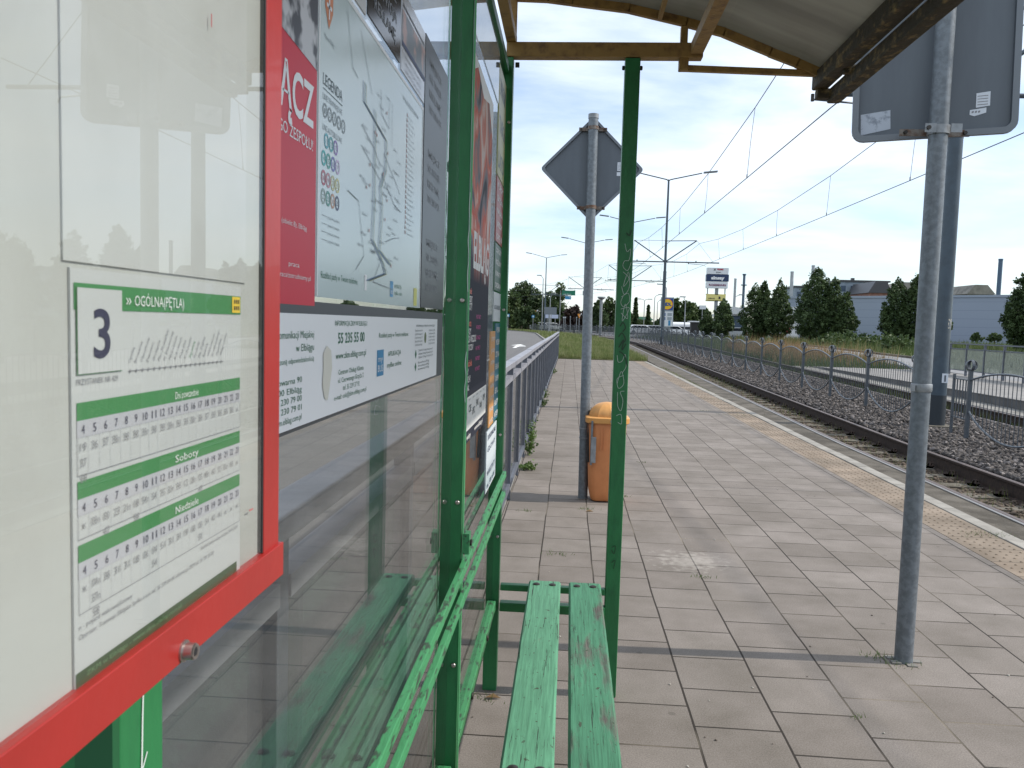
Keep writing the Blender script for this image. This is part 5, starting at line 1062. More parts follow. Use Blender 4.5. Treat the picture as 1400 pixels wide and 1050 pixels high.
def tree(name, label, spindles, Y, mt, cat='tree', group=None, kind='horn', n=3200, size=0.3):
    """spindles: (px centre, half width px, top py, base py) seen at distance Y"""
    cx = sum(B(s[0], Y) for s in spindles)/len(spindles); z0 = gz(Y)
    t = empty(name, label, cat, (cx, Y, z0), 0, group); C = []; mb = MB()
    for i, (px, hw, ty, by_) in enumerate(spindles):
        x = B(px, Y)-cx; R = hw/1110*Y*(1.2 if kind == 'horn' else 1.08); zt = Zat(px, ty, Y)-z0; zb_ = Zat(px, by_, Y)-z0; dy_ = random.uniform(-1, 1)*R*0.5 if len(spindles) > 1 else 0
        if kind == 'horn':
            n = int(n*1.9); size = min(size, 0.21) if Y < 105 else size; tips = spindle(max(40, n//36), x, dy_, zb_, zt-zb_, R*0.93); pts = clump_pts(n, tips, R*0.055); pts = np.concatenate([pts, spindle(n//2, x, dy_, zb_, zt-zb_, R*0.86)])
        elif kind == 'spruce':
            tt = rng.random(n)**1.6; lay = 0.75+0.25*((tt*9) % 1); a = rng.uniform(0, 2*pi, n); rho = R*(1-tt)*(2-lay-0.6)*np.sqrt(rng.random(n)); pts = np.stack([x+rho*np.cos(a), dy_+rho*np.sin(a), zb_+(zt-zb_)*tt], 1)
        else:
            nb_ = 11; cen = []
            for q in range(nb_):
                a = rng.uniform(0, 2*pi); e = rng.uniform(-0.3, 1); rr_ = R*0.62; cen.append((x+rr_*cos(a)*sqrt(max(0.1, 1-e*e)), dy_+rr_*sin(a)*sqrt(max(0.1, 1-e*e))*0.8, zb_+(zt-zb_)*(0.45+0.35*e)))
            pts = []
            for c_ in cen:
                m_ = n//nb_; d_ = rng.normal(0, 1, (m_//12+2, 3)); d_ /= np.linalg.norm(d_, axis=1)[:, None]; rad_ = rng.uniform(0.3, 0.45)*np.array([R, R, (zt-zb_)*0.45]); cc = np.array(c_)+d_*rad_*(rng.random(len(d_))**0.4)[:, None]; pts.append(clump_pts(m_, cc, R*0.06))
            pts = np.concatenate(pts)
        C.append(pts)
        th = max(zb_+0.3*(zt-zb_), 0.8); mb.tube([(x, dy_, -0.3), (x*0.98, dy_, zb_+0.1), (x, dy_, th), (x+0.05, dy_, th+0.35*(zt-th))], [0.035*R+0.09, 0.03*R+0.08, 0.02*R+0.05, 0.02], bark, 7)
        for k in range(5):
            a = rng.uniform(0, 2*pi); zz = zb_+(zt-zb_)*(0.15+0.1*k); mb.tube([(x, dy_, zz), (x+R*0.5*cos(a), dy_+R*0.5*sin(a), zz+(zt-zb_)*0.18)], [0.04, 0.015], bark, 4)
    mb.build('trunk', t); leaves('crown', t, np.concatenate(C), size, mt); return t
gT = 'row of clipped columnar trees beyond the tracks'
tree('hornbeam', 'small dark conical tree left of the tall shop sign pole foot', [(963, 10, 424, 459)], 100, l_horn, group=gT, n=2000, size=0.33)
tree('hornbeam', 'dark conical tree covering the foot of the tall shop sign', [(984, 14, 410, 459)], 98, l_horn, group=gT, n=2600, size=0.33)
tree('hornbeam', 'left tree of the bushy pair beside the two thin chimneys', [(1024, 18, 388, 463), (1036, 14, 386, 462)], 92, l_horn, group=gT, n=2600)
tree('hornbeam', 'right tree of the bushy pair beside the two thin chimneys', [(1057, 19, 385, 463)], 90, l_horn, group=gT, n=3400)
tree('hornbeam', 'tallest pointed tree in front of the grey factory block', [(1105, 27, 368, 466)], 86, l_horn, group=gT, n=5200)
tree('hornbeam', 'pointed tree leaning on the tallest one, in the middle of the trio', [(1127, 17, 380, 467)], 85, l_horn, group=gT, n=3400)
tree('hornbeam', 'lowest right tree of the trio at the left end of the pale warehouse wall', [(1144, 14, 400, 466)], 84, l_horn, group=gT, n=2800)
tree('hornbeam', 'pointed tree in the middle of the pale warehouse wall', [(1209, 21, 381, 471)], 80, l_horn, group=gT, n=4200)
tree('hornbeam', 'pointed tree just left of the tall sign pole', [(1233, 18, 378, 472)], 79, l_horn, group=gT, n=4000)
tree('hornbeam', 'tree mostly hidden behind the two tall poles', [(1255, 19, 384, 473)], 78, l_horn, group=gT, n=3600)
tree('hornbeam', 'broad dark tree at the right edge with a low left shoulder', [(1376, 29, 368, 477)], 68, l_horn, group=gT, n=5600)
tree('hornbeam', 'tallest tree cut by the right edge of the view', [(1408, 32, 340, 479)], 66, l_horn, group=gT, n=6000)
for px, top in ((1475, 352), (1560, 360), (1590, 352), (1660, 340)): tree('hornbeam', 'dark columnar tree standing outside the view, mirrored in the timetable case', [(px, 34, top, 480)], 62, l_horn, group=gT, n=3000, size=0.36)
tree('young_tree', 'left of two small round saplings before the pale wall', [(1314, 8, 453, 470)], 110, l_mid, kind='broad', group='saplings before the pale wall', n=900, size=0.3)
tree('young_tree', 'right of two small round saplings before the pale wall', [(1336, 9, 452, 471)], 110, l_mid, kind='broad', group='saplings before the pale wall', n=900, size=0.3)
gF = 'trees behind the road bend'
for px, hw, ty, Y, mt, lb, kd, n, sz in (
    (698, 20, 396, 150, l_mid, 'light green tree beside the far green shelter post', 'broad', 3400, 0.5), (713, 23, 380, 158, l_dark, 'dark round tree that tops the left end of the tree line', 'broad', 5200, 0.5), (722, 18, 412, 140, l_dark, 'lower dark tree left of the orange warning arrows', 'broad', 3400, 0.5),
    (735, 18, 390, 155, l_dark, 'dark tree behind the single arm street lamp', 'broad', 4200, 0.5), (753, 18, 395, 150, l_dark, 'dark tree behind the grey sign backs', 'broad', 4200, 0.5), (767, 19, 382, 152, l_mid, 'loose light tree rising behind the green direction sign', 'broad', 2600, 0.45),
    (785, 20, 414, 142, l_red, 'dark reddish tree right of the green direction sign', 'broad', 4200, 0.45), (803, 15, 422, 140, l_red, 'low dark reddish tree behind the diamond sign pole', 'broad', 3000, 0.45), (817, 11, 411, 120, l_dark, 'dark narrow tree right of the diamond sign pole', 'horn', 2600, 0.4),
    (834, 15, 402, 145, l_mid, 'loose tree left of the green front post', 'broad', 2800, 0.45), (853, 13, 420, 110, l_dark, 'dark tree partly behind the green front post', 'broad', 2600, 0.4), (867, 9, 408, 150, l_dark, 'pointed spruce right of the green front post', 'spruce', 2200, 0.6), (884, 7, 418, 165, l_dark, 'smaller spruce left of the supermarket sign', 'spruce', 1800, 0.6),
    (921, 13, 404, 170, l_mid, 'light tree just right of the supermarket sign', 'broad', 2600, 0.55), (937, 15, 409, 165, l_mid, 'light tree behind the white tank', 'broad', 3400, 0.5), (952, 12, 412, 168, l_dark, 'darker tree behind the black bus shelter', 'broad', 2800, 0.5)):
    tree('spruce' if kd == 'spruce' else 'broadleaf_tree', lb, [(px, hw, ty, 450 if kd != 'broad' else 462)], Y, mt, kind=kd, group=gF, n=n, size=sz)
def hedge():
    n = 26000; x = rng.uniform(-75, 34, n); Y = 176+rng.normal(0, 1.5, n)+0.0*x; top = 3.2+1.3*np.sin(x*0.35)+0.8*np.sin(x*0.9+1); z = 0.1+top*rng.random(n)**0.8
    C = np.stack([x, Y, z], 1); o = leaves('far_hedge', None, C, 0.75, l_dark); tag(o, 'dark mass of bushes closing the view under the trees behind the bend', 'bushes', kind='stuff')
hedge()
def blades(name, label, cat, n, X0, X1, Y0, Y1, h0, h1, w, mt, yp=1.5, curved=True, dz=0.02, par=None, leftf=None, clump=None):
    y = Y0+(Y1-Y0)*rng.random(n)**yp; f = rng.random(n)
    lo = np.array([leftf(q) for q in y]) if leftf else np.full(n, X0)-(np.array([curve(q) for q in y]) if curved else 0)
    hi = np.full(n, X1)-(np.array([curve(q) for q in y]) if curved else 0); x = lo+(hi-lo)*f
    hh = rng.uniform(h0, h1, n)
    if clump: hh *= 0.55+0.9*(0.5+0.5*np.sin(x*clump+np.sin(y*clump*0.7)*2)*np.cos(y*clump*0.45+x*0.4))
    z = np.array([gz(q) for q in y])+dz; a = rng.uniform(0, 2*pi, n); ww = w*rng.uniform(0.6, 1.4, n)*(0.6+y/60)
    ln = rng.uniform(0, 0.45, n)*hh; b = rng.uniform(0, 2*pi, n)
    V = np.stack([np.stack([x-np.cos(a)*ww, y-np.sin(a)*ww, z], 1), np.stack([x+np.cos(a)*ww, y+np.sin(a)*ww, z], 1), np.stack([x+np.cos(b)*ln, y+np.sin(b)*ln, z+hh], 1)], 1).reshape(-1, 3)
    o = npmesh(name, V, np.arange(3*n).reshape(-1, 3), mt, par); return tag(o, label, cat, kind='stuff')
blades('verge_grass', 'pale seeding grass on the verge past the end of the platform', 'grass', 26000, 0, 3.35, 34.7, 72, 0.05, 0.24, 0.009, l_grass, 1.4, leftf=lambda y: roadR(y)+0.2, clump=2.3)
blades('far_verge_grass', 'grass strip along the bend of the road', 'grass', 9000, 0, 3.3, 72, 160, 0.15, 0.4, 0.02, l_grass, 1.0, leftf=lambda y: roadR(y)+0.2)
blades('dry_grass', 'tall dry brownish grass between the far track and the side road', 'grass', 5000, 9.6, 13.8, 35, 52, 0.4, 1.0, 0.012, l_dry, 1.0, clump=1.1, dz=-0.1)
blades('tall_grass', 'tall green grass behind the arched fence', 'grass', 14000, 9.3, 13.6, 33, 92, 0.25, 0.6, 0.013, l_tall, 1.2, clump=1.3, dz=-0.1)
blades('meadow', 'rough green meadow in front of the clipped trees and the pale wall', 'grass', 30000, 18.3, 62, 34, 112, 0.2, 0.75, 0.022, l_tall, 1.1, curved=False, dz=-0.1, clump=0.9)
blades('track_grass', 'sparse weeds and grass growing between the rails and platform kerb', 'weeds', 3600, 3.4, 4.95, 6, 34, 0.03, 0.13, 0.003, l_grass, 1.0, dz=-0.14, clump=3.1)
blades('kerb_moss', 'short green growth along the platform kerb edge', 'weeds', 2200, 3.34, 3.5, 5, 30, 0.01, 0.05, 0.004, l_grass, 1.0, dz=0.035, clump=1.7)
blades('far_track_grass', 'green weeds growing between the rails of the far track', 'weeds', 5200, 8.05, 9.7, 9, 50, 0.05, 0.22, 0.005, l_tall, 1.0, dz=-0.1, clump=2.1)
# shrubs in the meadow
def shrub(px, Y, w, h, label, n=500):
    x = B(px, Y); t = empty('shrub', label, 'shrub', (x, Y, gz(Y)), 0, 'low shrubs in the meadow before the pale wall')
    a = rng.normal(0, 1, (24, 3)); a[:, 2] = abs(a[:, 2]); a /= np.linalg.norm(a, axis=1)[:, None]; c_ = a*np.array([w/2, w/2, h])*0.8; leaves('foliage', t, clump_pts(n, c_, w*0.07)+np.array([0, 0, 0.0]), 0.26, l_mid)
for px, Y, w, h, lb in ((1150, 76, 3.4, 1.3, 'wide shrub under the lowest tree of the trio'), (1172, 80, 3.0, 1.2, 'low shrub left of the middle of the pale wall'), (1190, 72, 3.2, 1.1, 'shrub in front of the pointed tree by the pale wall'), (1213, 62, 3.0, 1.0, 'shrub nearest the side road kerb left of the sign pole'), (1128, 70, 3.4, 1.0, 'shrub under the trunks of the trio of trees'), (1228, 66, 2.2, 1.0, 'small shrub against the left side of the tall sign pole')):
    shrub(px, Y, w, h, lb)
def weed(x, y, h, w, label, n=60):
    t = empty('weed', label, 'weed', (x, y, 0.0), 0, 'weeds growing at the foot of the platform railing'); C_l = []; V = []; F = []
    mb = MB()
    for k in range(n//4):
        a = rng.uniform(0, 2*pi); r_ = w*rng.random()**0.6; hh = h*rng.uniform(0.35, 1); p0 = Vector((0.2*r_*cos(a), 0.3*r_*sin(a), 0)); p1 = Vector((r_*cos(a), r_*sin(a), hh)); mb.tube([p0, (p0+p1)/2+Vector((0, 0, hh*0.1)), p1], 0.0012, l_weed, 3)
        for q in range(7): f = rng.uniform(0.25, 1); C_l.append(tuple(p0+(p1-p0)*f+Vector(rng.normal(0, 0.012, 3))))
    mb.build('stem', t); leaves('foliage', t, np.array(C_l), 0.032, l_weed)
weed(-0.40, 8.9, 0.30, 0.10, 'largest leafy weed at the foot of the railing', 110); weed(-0.41, 9.7, 0.36, 0.07, 'thin tall weed behind the largest one by the railing', 70); weed(-0.37, 8.0, 0.07, 0.13, 'flat weed nearest the shelter at the foot of the railing', 90); weed(-0.42, 14.2, 0.22, 0.11, 'leafy weed farther along the railing', 80); weed(-0.42, 16.0, 0.2, 0.1, 'weed behind the leafy one farther along the railing', 60); weed(-0.42, 24, 0.2, 0.1, 'farthest weed near the end of the railing', 60)
# tufts in paving joints
def tufts():
    P = []
    for x, y, k, r_ in ((0.828, 4.72, 26, 0.035), (1.44, 3.66, 40, 0.045), (1.49, 3.58, 30, 0.04), (-0.02, 5.05, 26, 0.05), (0.19, 6.35, 26, 0.04), (1.13, 3.05, 12, 0.02), (-0.28, 3.02, 22, 0.04), (3.08, 6.1, 60, 0.10), (0.52, 6.9, 14, 0.03), (2.4, 14.5, 30, 0.06), (3.05, 17, 60, 0.25), (3.0, 14, 60, 0.25), (-0.3, 6.2, 20, 0.04), (0.83, 8.7, 20, .04)):
        for i in range(k): P.append((x+rng.normal(0, r_), y+rng.normal(0, r_*0.5), k))
    n = len(P); P = np.array(P); a = rng.uniform(0, 2*pi, n); h = rng.uniform(0.008, 0.03, n); w = 0.0016; l = rng.uniform(0, 0.03, n)
    V = np.stack([np.stack([P[:, 0]-w, P[:, 1], np.zeros(n)], 1), np.stack([P[:, 0]+w, P[:, 1], np.zeros(n)], 1), np.stack([P[:, 0]+np.cos(a)*l, P[:, 1]+np.sin(a)*l, h], 1)], 1).reshape(-1, 3)
    tag(npmesh('joint_grass', V, np.arange(3*n).reshape(-1, 3), l_weed), 'tiny grass tufts growing in the joints of the paving slabs', 'grass', kind='stuff')
tufts()
gr = mat('grit', (0.45, 0.43, 0.38), rough=0.9, col2=(0.12, 0.1, 0.08), vs=3, thr=(0.48, 0.52))
n = 120; y = 2.4+22*rng.random(n)**2; x = -0.4+3.0*rng.random(n); v = ico_v[None]*rng.uniform(0.002, 0.006, (n, 1, 1))*(1+rng.normal(0, 0.2, (n, 12, 3))); v[..., 2] *= 0.5; v = v+np.stack([x, y, np.full(n, 0.003)], 1)[:, None, :]
tag(npmesh('grit', v.reshape(-1, 3), (ico_f[None]+(np.arange(n)*12)[:, None, None]).reshape(-1, 3), gr), 'small pebbles and crumbs scattered over the paving slabs', 'grit', kind='stuff')
def leaf_litter(x, y, label):
    mb = MB(); mb.add([(x-0.03, y, 0.004), (x, y-0.012, 0.014), (x+0.035, y+0.002, 0.004), (x+0.002, y+0.014, 0.016)], [(0, 1, 2, 3)], l_dry); tag(mb.build('fallen_leaf', fixn=False), label, 'leaf')
leaf_litter(0.20, 6.27, 'dry leaf on the paving before the diamond sign pole'); leaf_litter(-0.25, 3.03, 'dry leaf at the foot of the far green wall post')

# ------------------------------------------------------------------ things along the bend
def textxz(mb, body, X0, Z0, h, W, mt, y, bold=0.0, res=2):
    v, f = glyphs(body, bold, res); mn = v[:, 0].min(); w = v[:, 0].max()-mn; sy = h/CAP; sx = W/w
    mb.add([(X0+(a-mn)*sx-W/2, y, Z0+b*sy) for a, b in v], f, mt)
def pole(mb, x, y, z1, r, mt): mb.tube([(x, y, gz(y)-0.1), (x, y, z1)], [r, r*0.8], mt, 8)
def lamp(px, Y, ty, side, label, L=10, twin=False):
    x = B(px, Y); t = empty('street_lamp', label, 'street lamp', (x, Y, gz(Y)), 0, 'street lamps far beyond the platform'); zt = Zat(px, ty, Y)-gz(Y)
    mb = MB(); mb.tube([(0, 0, 0), (0, 0, zt-0.3)], [0.10, 0.06], galv2, 8); mb.build('pole', t); Lm = L/1110*Y
    for s in ((-1, 1) if twin else (side,)):
        mb = MB(); mb.tube([(0, 0, zt-0.3), (s*0.2, 0, zt), (s*Lm, 0, zt+(0.1 if twin else 0.25))], 0.05, galv2, 6); mb.obox(Matrix.Translation((s*(Lm+0.2), 0, zt+(0.1 if twin else 0.25))), 0.4, 0.12, 0.06, galv); mb.build('lamp_head', t)
lamp(741, 138, 379, -1, 'single arm grey street lamp before the dark trees left', 4); lamp(751.5, 118, 404, 1, 'slim lamp pole hidden behind the grey sign backs', 2)
lamp(892, 150, 405, 1, 'single arm street lamp left of the supermarket sign', 6); lamp(896, 175, 412, 1, 'smaller single arm street lamp right beside the supermarket sign', 4); lamp(878.5, 160, 410, 1, 'T shaped twin street lamp right of the spruce', 6, True); lamp(907, 120, 392, -1, 'lamp head poking out left of the blue mast', 7); lamp(997, 118, 406, 1, 'lamp on a short arm over the white roof by the chimneys', 8)
lamp(933, 112, 409, -1, 'thin grey pole before the light trees and the white tank', 2)
# poles and signs
def plate_sign(name, label, cat, px, Y, rects, polew=0.05, poles=None, extra=None):
    """rects: (px0, px1, py0, py1, material)"""
    x = B(px, Y); t = empty(name, label, cat, (x, Y, gz(Y)))
    inv = Matrix.Translation((-x, -Y, -gz(Y)))
    mb = MB(); zt = max(Zat(r[0], r[2], Y) for r in rects) if rects else 3
    for pp_ in (poles or [px]): pole(mb, B(pp_, Y), Y+0.06, zt-0.05, polew, galv2)
    o = mb.build('pole', t); o.matrix_parent_inverse = inv
    for k, (a, b, c, d_, m_) in enumerate(rects):
        mb = MB(); mb.box(B(a, Y), B(b, Y), Y-0.02-0.003*k, Y+0.01-0.003*k, Zat((a+b)/2, d_, Y), Zat((a+b)/2, c, Y), m_); o = mb.build('sign_plate', t); o.matrix_parent_inverse = inv
    if extra: mb = MB(); extra(mb, Y); o = mb.build('lettering', t, fixn=False); o.matrix_parent_inverse = inv
    return t
sgreen = pm('direction_green', (0.0, 0.16, 0.09)); sblue = pm('direction_blue', (0.03, 0.22, 0.42)); worange = pm('warning_orange', (0.75, 0.28, 0.03))
def dsx(mb, Y): textxz(mb, 'CENTRUM', B(774, Y), Zat(774, 403.4, Y), 0.18, 1.3, white, Y-0.04); textxz(mb, 'Port', B(779, Y), Zat(779, 407.8, Y), 0.16, 0.4, white, Y-0.04)
plate_sign('direction_sign', 'green and blue overhead direction signs on a tall pole before the trees', 'direction sign', 765, 134, [(767, 785, 397.5, 404, sgreen), (771.5, 779.5, 405, 409.5, sblue), (795, 804, 398, 404, signback)], 0.07, extra=dsx)
mb = MB(); 
plate_sign('road_sign_back', 'two grey sign backs side by side on thin poles in the bend', 'road sign', 752, 96, [(743.5, 760.5, 420, 429.5, signedge)], 0.04, poles=[750, 753.5])
plate_sign('arrow_sign', 'pale blue and white signboard under the grey sign backs', 'road sign', 757, 130, [(745, 763, 430, 435, pm('pale_sign', (0.5, 0.55, 0.7)))], 0.05, poles=[748, 759])
def warn(px, py, Y, label, hw=3.2):
    x = B(px, Y); t = empty('warning_sign', label, 'warning sign', (x, Y, gz(Y)), 0, 'orange warning signs in the bend'); zc = Zat(px, py, Y)-gz(Y); s = hw/1110*Y
    mb = MB(); mb.tube([(0, 0.05, 0), (0, 0.05, zc)], 0.05, galv2, 6); mb.build('pole', t)
    mb = MB(); mb.add([(-s, 0, zc+s*1.1), (s, 0, zc+s*1.1), (0, 0, zc-s*1.3), (-s, 0.03, zc+s*1.1), (s, 0.03, zc+s*1.1), (0, 0.03, zc-s*1.3)], [(0, 2, 1), (3, 4, 5), (0, 1, 4, 3), (1, 2, 5, 4), (2, 0, 3, 5)], worange)
    mb.add([(-s*0.1, -0.02, zc), (s*0.9, -0.02, zc+s*1.5), (s*1.3, -0.02, zc+s*1.2), (s*0.3, -0.02, zc-s*0.2)], [(0, 3, 2, 1)], white); mb.add([(s*0.15, -0.03, zc+s*0.2), (s*0.35, -0.03, zc+s*0.1), (s*0.95, -0.03, zc+s*0.9), (s*0.75, -0.03, zc+s*1.0)], [(0, 1, 2, 3)], black); mb.build('sign_plate', t, fixn=False)
warn(731.5, 428, 140, 'orange arrow warning sign left of the street lamp'); warn(791.5, 432, 128, 'orange arrow warning sign just left of the diamond sign pole', 2.6)
def roundsign(px, py, Y, r, col, label):
    x = B(px, Y); zc = Zat(px, py, Y)-gz(Y); t = empty('round_sign', label, 'road sign', (x, Y, gz(Y))); mb = MB(); mb.tube([(0, 0.05, 0), (0, 0.05, zc)], 0.045, galv2, 6); mb.build('pole', t); mb = MB(); mb.tube([(0, 0, zc), (0, 0.03, zc)], r, col, 16); mb.tube([(0, -0.004, zc), (0, 0, zc)], r*0.45, white, 10); mb.build('sign_plate', t)
roundsign(728.8, 432.5, 136, 0.26, sblue, 'small blue round sign under the left orange arrow sign')
plate_sign('crossing_sign', 'small blue and white crossing sign at the far left bend of the road', 'road sign', 694.5, 110, [(692.5, 696.5, 429, 433, sblue), (693.5, 695.5, 430, 432.5, white)], 0.04)
for i, px in enumerate((770.5, 772.5, 779.5, 788)):
    roundsign(px, 434 if i != 2 else 433, 126-i, 0.16 if i < 2 else 0.1, galv2, ['leftmost', 'second', 'third', 'rightmost'][i]+' of the thin poles with tiny discs right of the direction sign pole')
# grey pillar lamp
x = B(820.5, 100); t = empty('pillar_lamp', 'pale pillar with a flat cap right of the diamond sign pole', 'pillar', (x, 100, gz(100))); mb = MB(); zt = Zat(820, 406, 100)-gz(100); mb.tube([(0, 0, 0), (0, 0, zt-0.35)], 0.17, galv2, 10); mb.build('shaft', t); mb = MB(); mb.lathe([(0.2, zt-0.35), (0.48, zt-0.15), (0.48, zt)], galv2, (0, 0), 12); mb.build('cap', t)
# big illuminated shop pylon
def shop(mb, Y):
    textxz(mb, 'X', B(969, Y), Zat(969, 371.6, Y), 0.24, 0.30, pm('logo_black', (0.02, 0.02, 0.03)), Y-0.5, 0.06); textxz(mb, 'TREME', B(976, Y), Zat(976, 371.2, Y), 0.18, 0.85, pm('logo_red', (0.45, 0.02, 0.05)), Y-0.5, 0.05); textxz(mb, 'fitness', B(974, Y), Zat(974, 374.8, Y), 0.15, 0.6, MATS['logo_black'], Y-0.5, 0.02)
    textxz(mb, 'sinsay', B(973.5, Y), Zat(973.5, 383.5, Y), 0.42, 1.75, white, Y-0.5, 0.05); textxz(mb, 'ROSSMANN', B(973.3, Y), Zat(973.3, 392.2, Y), 0.26, 2.2, pm('logo_plum', (0.18, 0.02, 0.09)), Y-0.5, 0.03)
    textxz(mb, 'mBank', B(966.5, Y), Zat(966.5, 409.3, Y), 0.16, 0.9, MATS['logo_black'], Y-0.5, 0.02); textxz(mb, 'B', B(977, Y), Zat(977, 409.5, Y), 0.32, 0.25, MATS['logo_black'], Y-0.5, 0.05)
Y = 110; x = B(973.5, Y); t = empty('shop_pylon', 'tall advertising pylon with stacked shop name boards above the conical trees', 'advertising pylon', (x, Y, gz(Y))); inv = Matrix.Translation((-x, -Y, -gz(Y)))
mb = MB(); mb.box(B(971.5, Y), B(975.5, Y), Y-0.2, Y+0.2, gz(Y), Zat(973, 392, Y), galv2)
for q in (961.5, 984.5): mb.box(B(q-0.5, Y), B(q+0.5, Y), Y-0.15, Y+0.15, Zat(q, 404, Y), Zat(q, 395, Y), galv2)
mb.box(B(959.5, Y), B(986, Y), Y-0.2, Y+0.2, Zat(973, 404, Y), Zat(973, 403, Y), pm('pylon_yellow', (0.55, 0.48, 0.15))); mb.box(B(959.5, Y), B(986, Y), Y-0.2, Y+0.2, Zat(973, 412.5, Y), Zat(973, 411.5, Y), MATS['pylon_yellow'])
o = mb.build('column', t); o.matrix_parent_inverse = inv
for a, b, c, d_, m_ in ((959.5, 987.3, 368.2, 376.6, pm('board_white', (0.66, 0.68, 0.70))), (958.8, 988, 377, 386, pm('board_navy', (0.01, 0.03, 0.09))), (959.2, 987, 386.6, 395.2, MATS['board_white']), (960.5, 985, 404, 411.3, pm('board_yellow', (0.66, 0.58, 0.20)))):
    mb = MB(); mb.box(B(a, Y), B(b, Y), Y-0.45, Y+0.45, Zat((a+b)/2, d_, Y), Zat((a+b)/2, c, Y), m_); o = mb.build('board', t); o.matrix_parent_inverse = inv
mb = MB(); shop(mb, Y); o = mb.build('lettering', t, fixn=False); o.matrix_parent_inverse = inv
# supermarket totem
Y = 92; x = B(908, Y); t = empty('supermarket_sign', 'supermarket totem with a yellow disc on blue behind the blue grey mast', 'shop sign', (x, Y, gz(Y))); inv = Matrix.Translation((-x, -Y, -gz(Y)))
mb = MB(); mb.box(B(900.3, Y), B(917.3, Y), Y-0.15, Y+0.15, Zat(908, 446.5, Y), Zat(908, 407, Y), pm('totem_grey', (0.3, 0.34, 0.37))); mb.box(B(903, Y), B(914.5, Y), Y-0.1, Y+0.1, gz(Y), Zat(908, 446.5, Y), galv2)
mb.box(B(901, Y), B(916.6, Y), Y-0.17, Y-0.151, Zat(908, 446, Y), Zat(908, 426, Y), MATS['board_white']); o = mb.build('column', t); o.matrix_parent_inverse = inv
mb = MB(); mb.box(B(901.2, Y), B(916.4, Y), Y-0.17, Y-0.151, Zat(908, 424.2, Y), Zat(908, 408.4, Y), pm('totem_blue', (0.005, 0.06, 0.25)))
zc = Zat(908.8, 416.3, Y); xc = B(908.8, Y); r_ = 7.3/1110*Y
mb.tube([(xc, Y-0.18, zc), (xc, Y-0.171, zc)], r_, pm('totem_red', (0.6, 0.02, 0.02)), 28); mb.tube([(xc, Y-0.19, zc), (xc, Y-0.181, zc)], r_*0.93, pm('totem_yellow', (0.80, 0.50, 0.01)), 28); o = mb.build('logo_panel', t); o.matrix_parent_inverse = inv
mb = MB(); textxz(mb, 'LiDL', xc, zc-0.17, 0.36, 0.95, MATS['totem_blue'], Y-0.196, 0.06)
for zz in (428, 433.5): mb.box(B(902, Y), B(907, Y), Y-0.18, Y-0.172, Zat(905, zz+4, Y), Zat(905, zz, Y), MATS['totem_blue']); mb.box(B(909.5, Y), B(915.5, Y), Y-0.18, Y-0.172, Zat(912, zz+4, Y), Zat(912, zz, Y), MATS['totem_grey'])
mb.box(B(911, Y), B(914, Y), Y-0.18, Y-0.172, Zat(912, 445, Y), Zat(912, 438, Y), sblue); o = mb.build('lettering', t, fixn=False); o.matrix_parent_inverse = inv
plate_sign('small_board', 'small white board on a thin pole left of the conical trees', 'sign', 956, 104, [(952, 960.5, 418, 423, MATS['board_white'])], 0.05)
# cars and tank
def car(px, Y, rz, col, label, L=4.3, van=False):
    t = empty('parked_car', label, 'car', (B(px, Y), Y, gz(Y)+0.03), rz, 'cars parked before the supermarket')
    h = 1.9 if van else 1.45; P = [(-L/2, .35), (-L/2, .85), (-L/2+.15, .95), (-L/2+.55, h-.08), (-L/2+.9, h), (L/2-1.7, h), (L/2-1.0, .98), (L/2-.1, .82), (L/2, .55), (L/2, .3), (-L/2+.1, .28)]
    mb = MB(); mb.prism(P, 'y', -0.85, 0.85, col); mb.build('body', t, bevel=0.05)
    mb = MB(); Pg = [(-L/2+.32, .98), (-L/2+.68, h-.12), (-L/2+.95, h-.08), (L/2-1.72, h-.08), (L/2-1.15, .98)]; mb.prism(Pg, 'y', -0.858, 0.858, pm('car_glass', (0.02, 0.025, 0.03), 0.1)); mb.build('window', t)
    for sx_ in (-1, 1):
        for sy_ in (-1, 1): mb = MB(); mb.tube([(sx_*(L/2-.8), sy_*.7, .32), (sx_*(L/2-.8), sy_*.87, .32)], .32, rubber, 14); mb.tube([(sx_*(L/2-.8), sy_*.871, .32), (sx_*(L/2-.8), sy_*.876, .32)], .19, galv2, 10); mb.build('wheel', t)
cw_ = mat('car_white', (0.72, 0.73, 0.74), rough=0.25, coat=0.5); cs_ = mat('car_silver', (0.42, 0.44, 0.46), rough=0.3, metal=0.5); cr_ = mat('car_red', (0.35, 0.03, 0.03), rough=0.3)
car(876, 122, 0.1, cw_, 'white car parked left of the blue grey mast'); car(920, 118, 0, cw_, 'white car behind the mast, below the white tank', 4.2); car(934, 121, 0.2, cs_, 'silver car right below the white tank'); car(896, 124, 0.1, cs_, 'silver car half behind the blue grey mast'); car(1001, 112, 2.6, cs_, 'silver car beside the dark blue entrance building'); car(741, 146, 0, cs_, 'pale car passing behind the sign poles in the bend'); car(757, 148, 0, cw_, 'white car passing behind the two grey sign backs')
Y = 126; x = B(928, Y); t = empty('storage_tank', 'long white horizontal tank beside the supermarket sign', 'tank', (x, Y, gz(Y))); mb = MB(); zc = Zat(928, 445, Y)-gz(Y); r_ = 4.6/1110*Y
mb.tube([(-1.45, 0, zc), (-1.35, 0, zc), (1.35, 0, zc), (1.45, 0, zc)], [r_*0.75, r_, r_, r_*0.75], cw_, 20); mb.build('tank_body', t); mb = MB(); mb.box(-1.0, -0.8, -0.3, 0.3, 0, zc-r_+0.05, galv2); mb.box(0.8, 1.0, -0.3, 0.3, 0, zc-r_+0.05, galv2); mb.build('support', t)
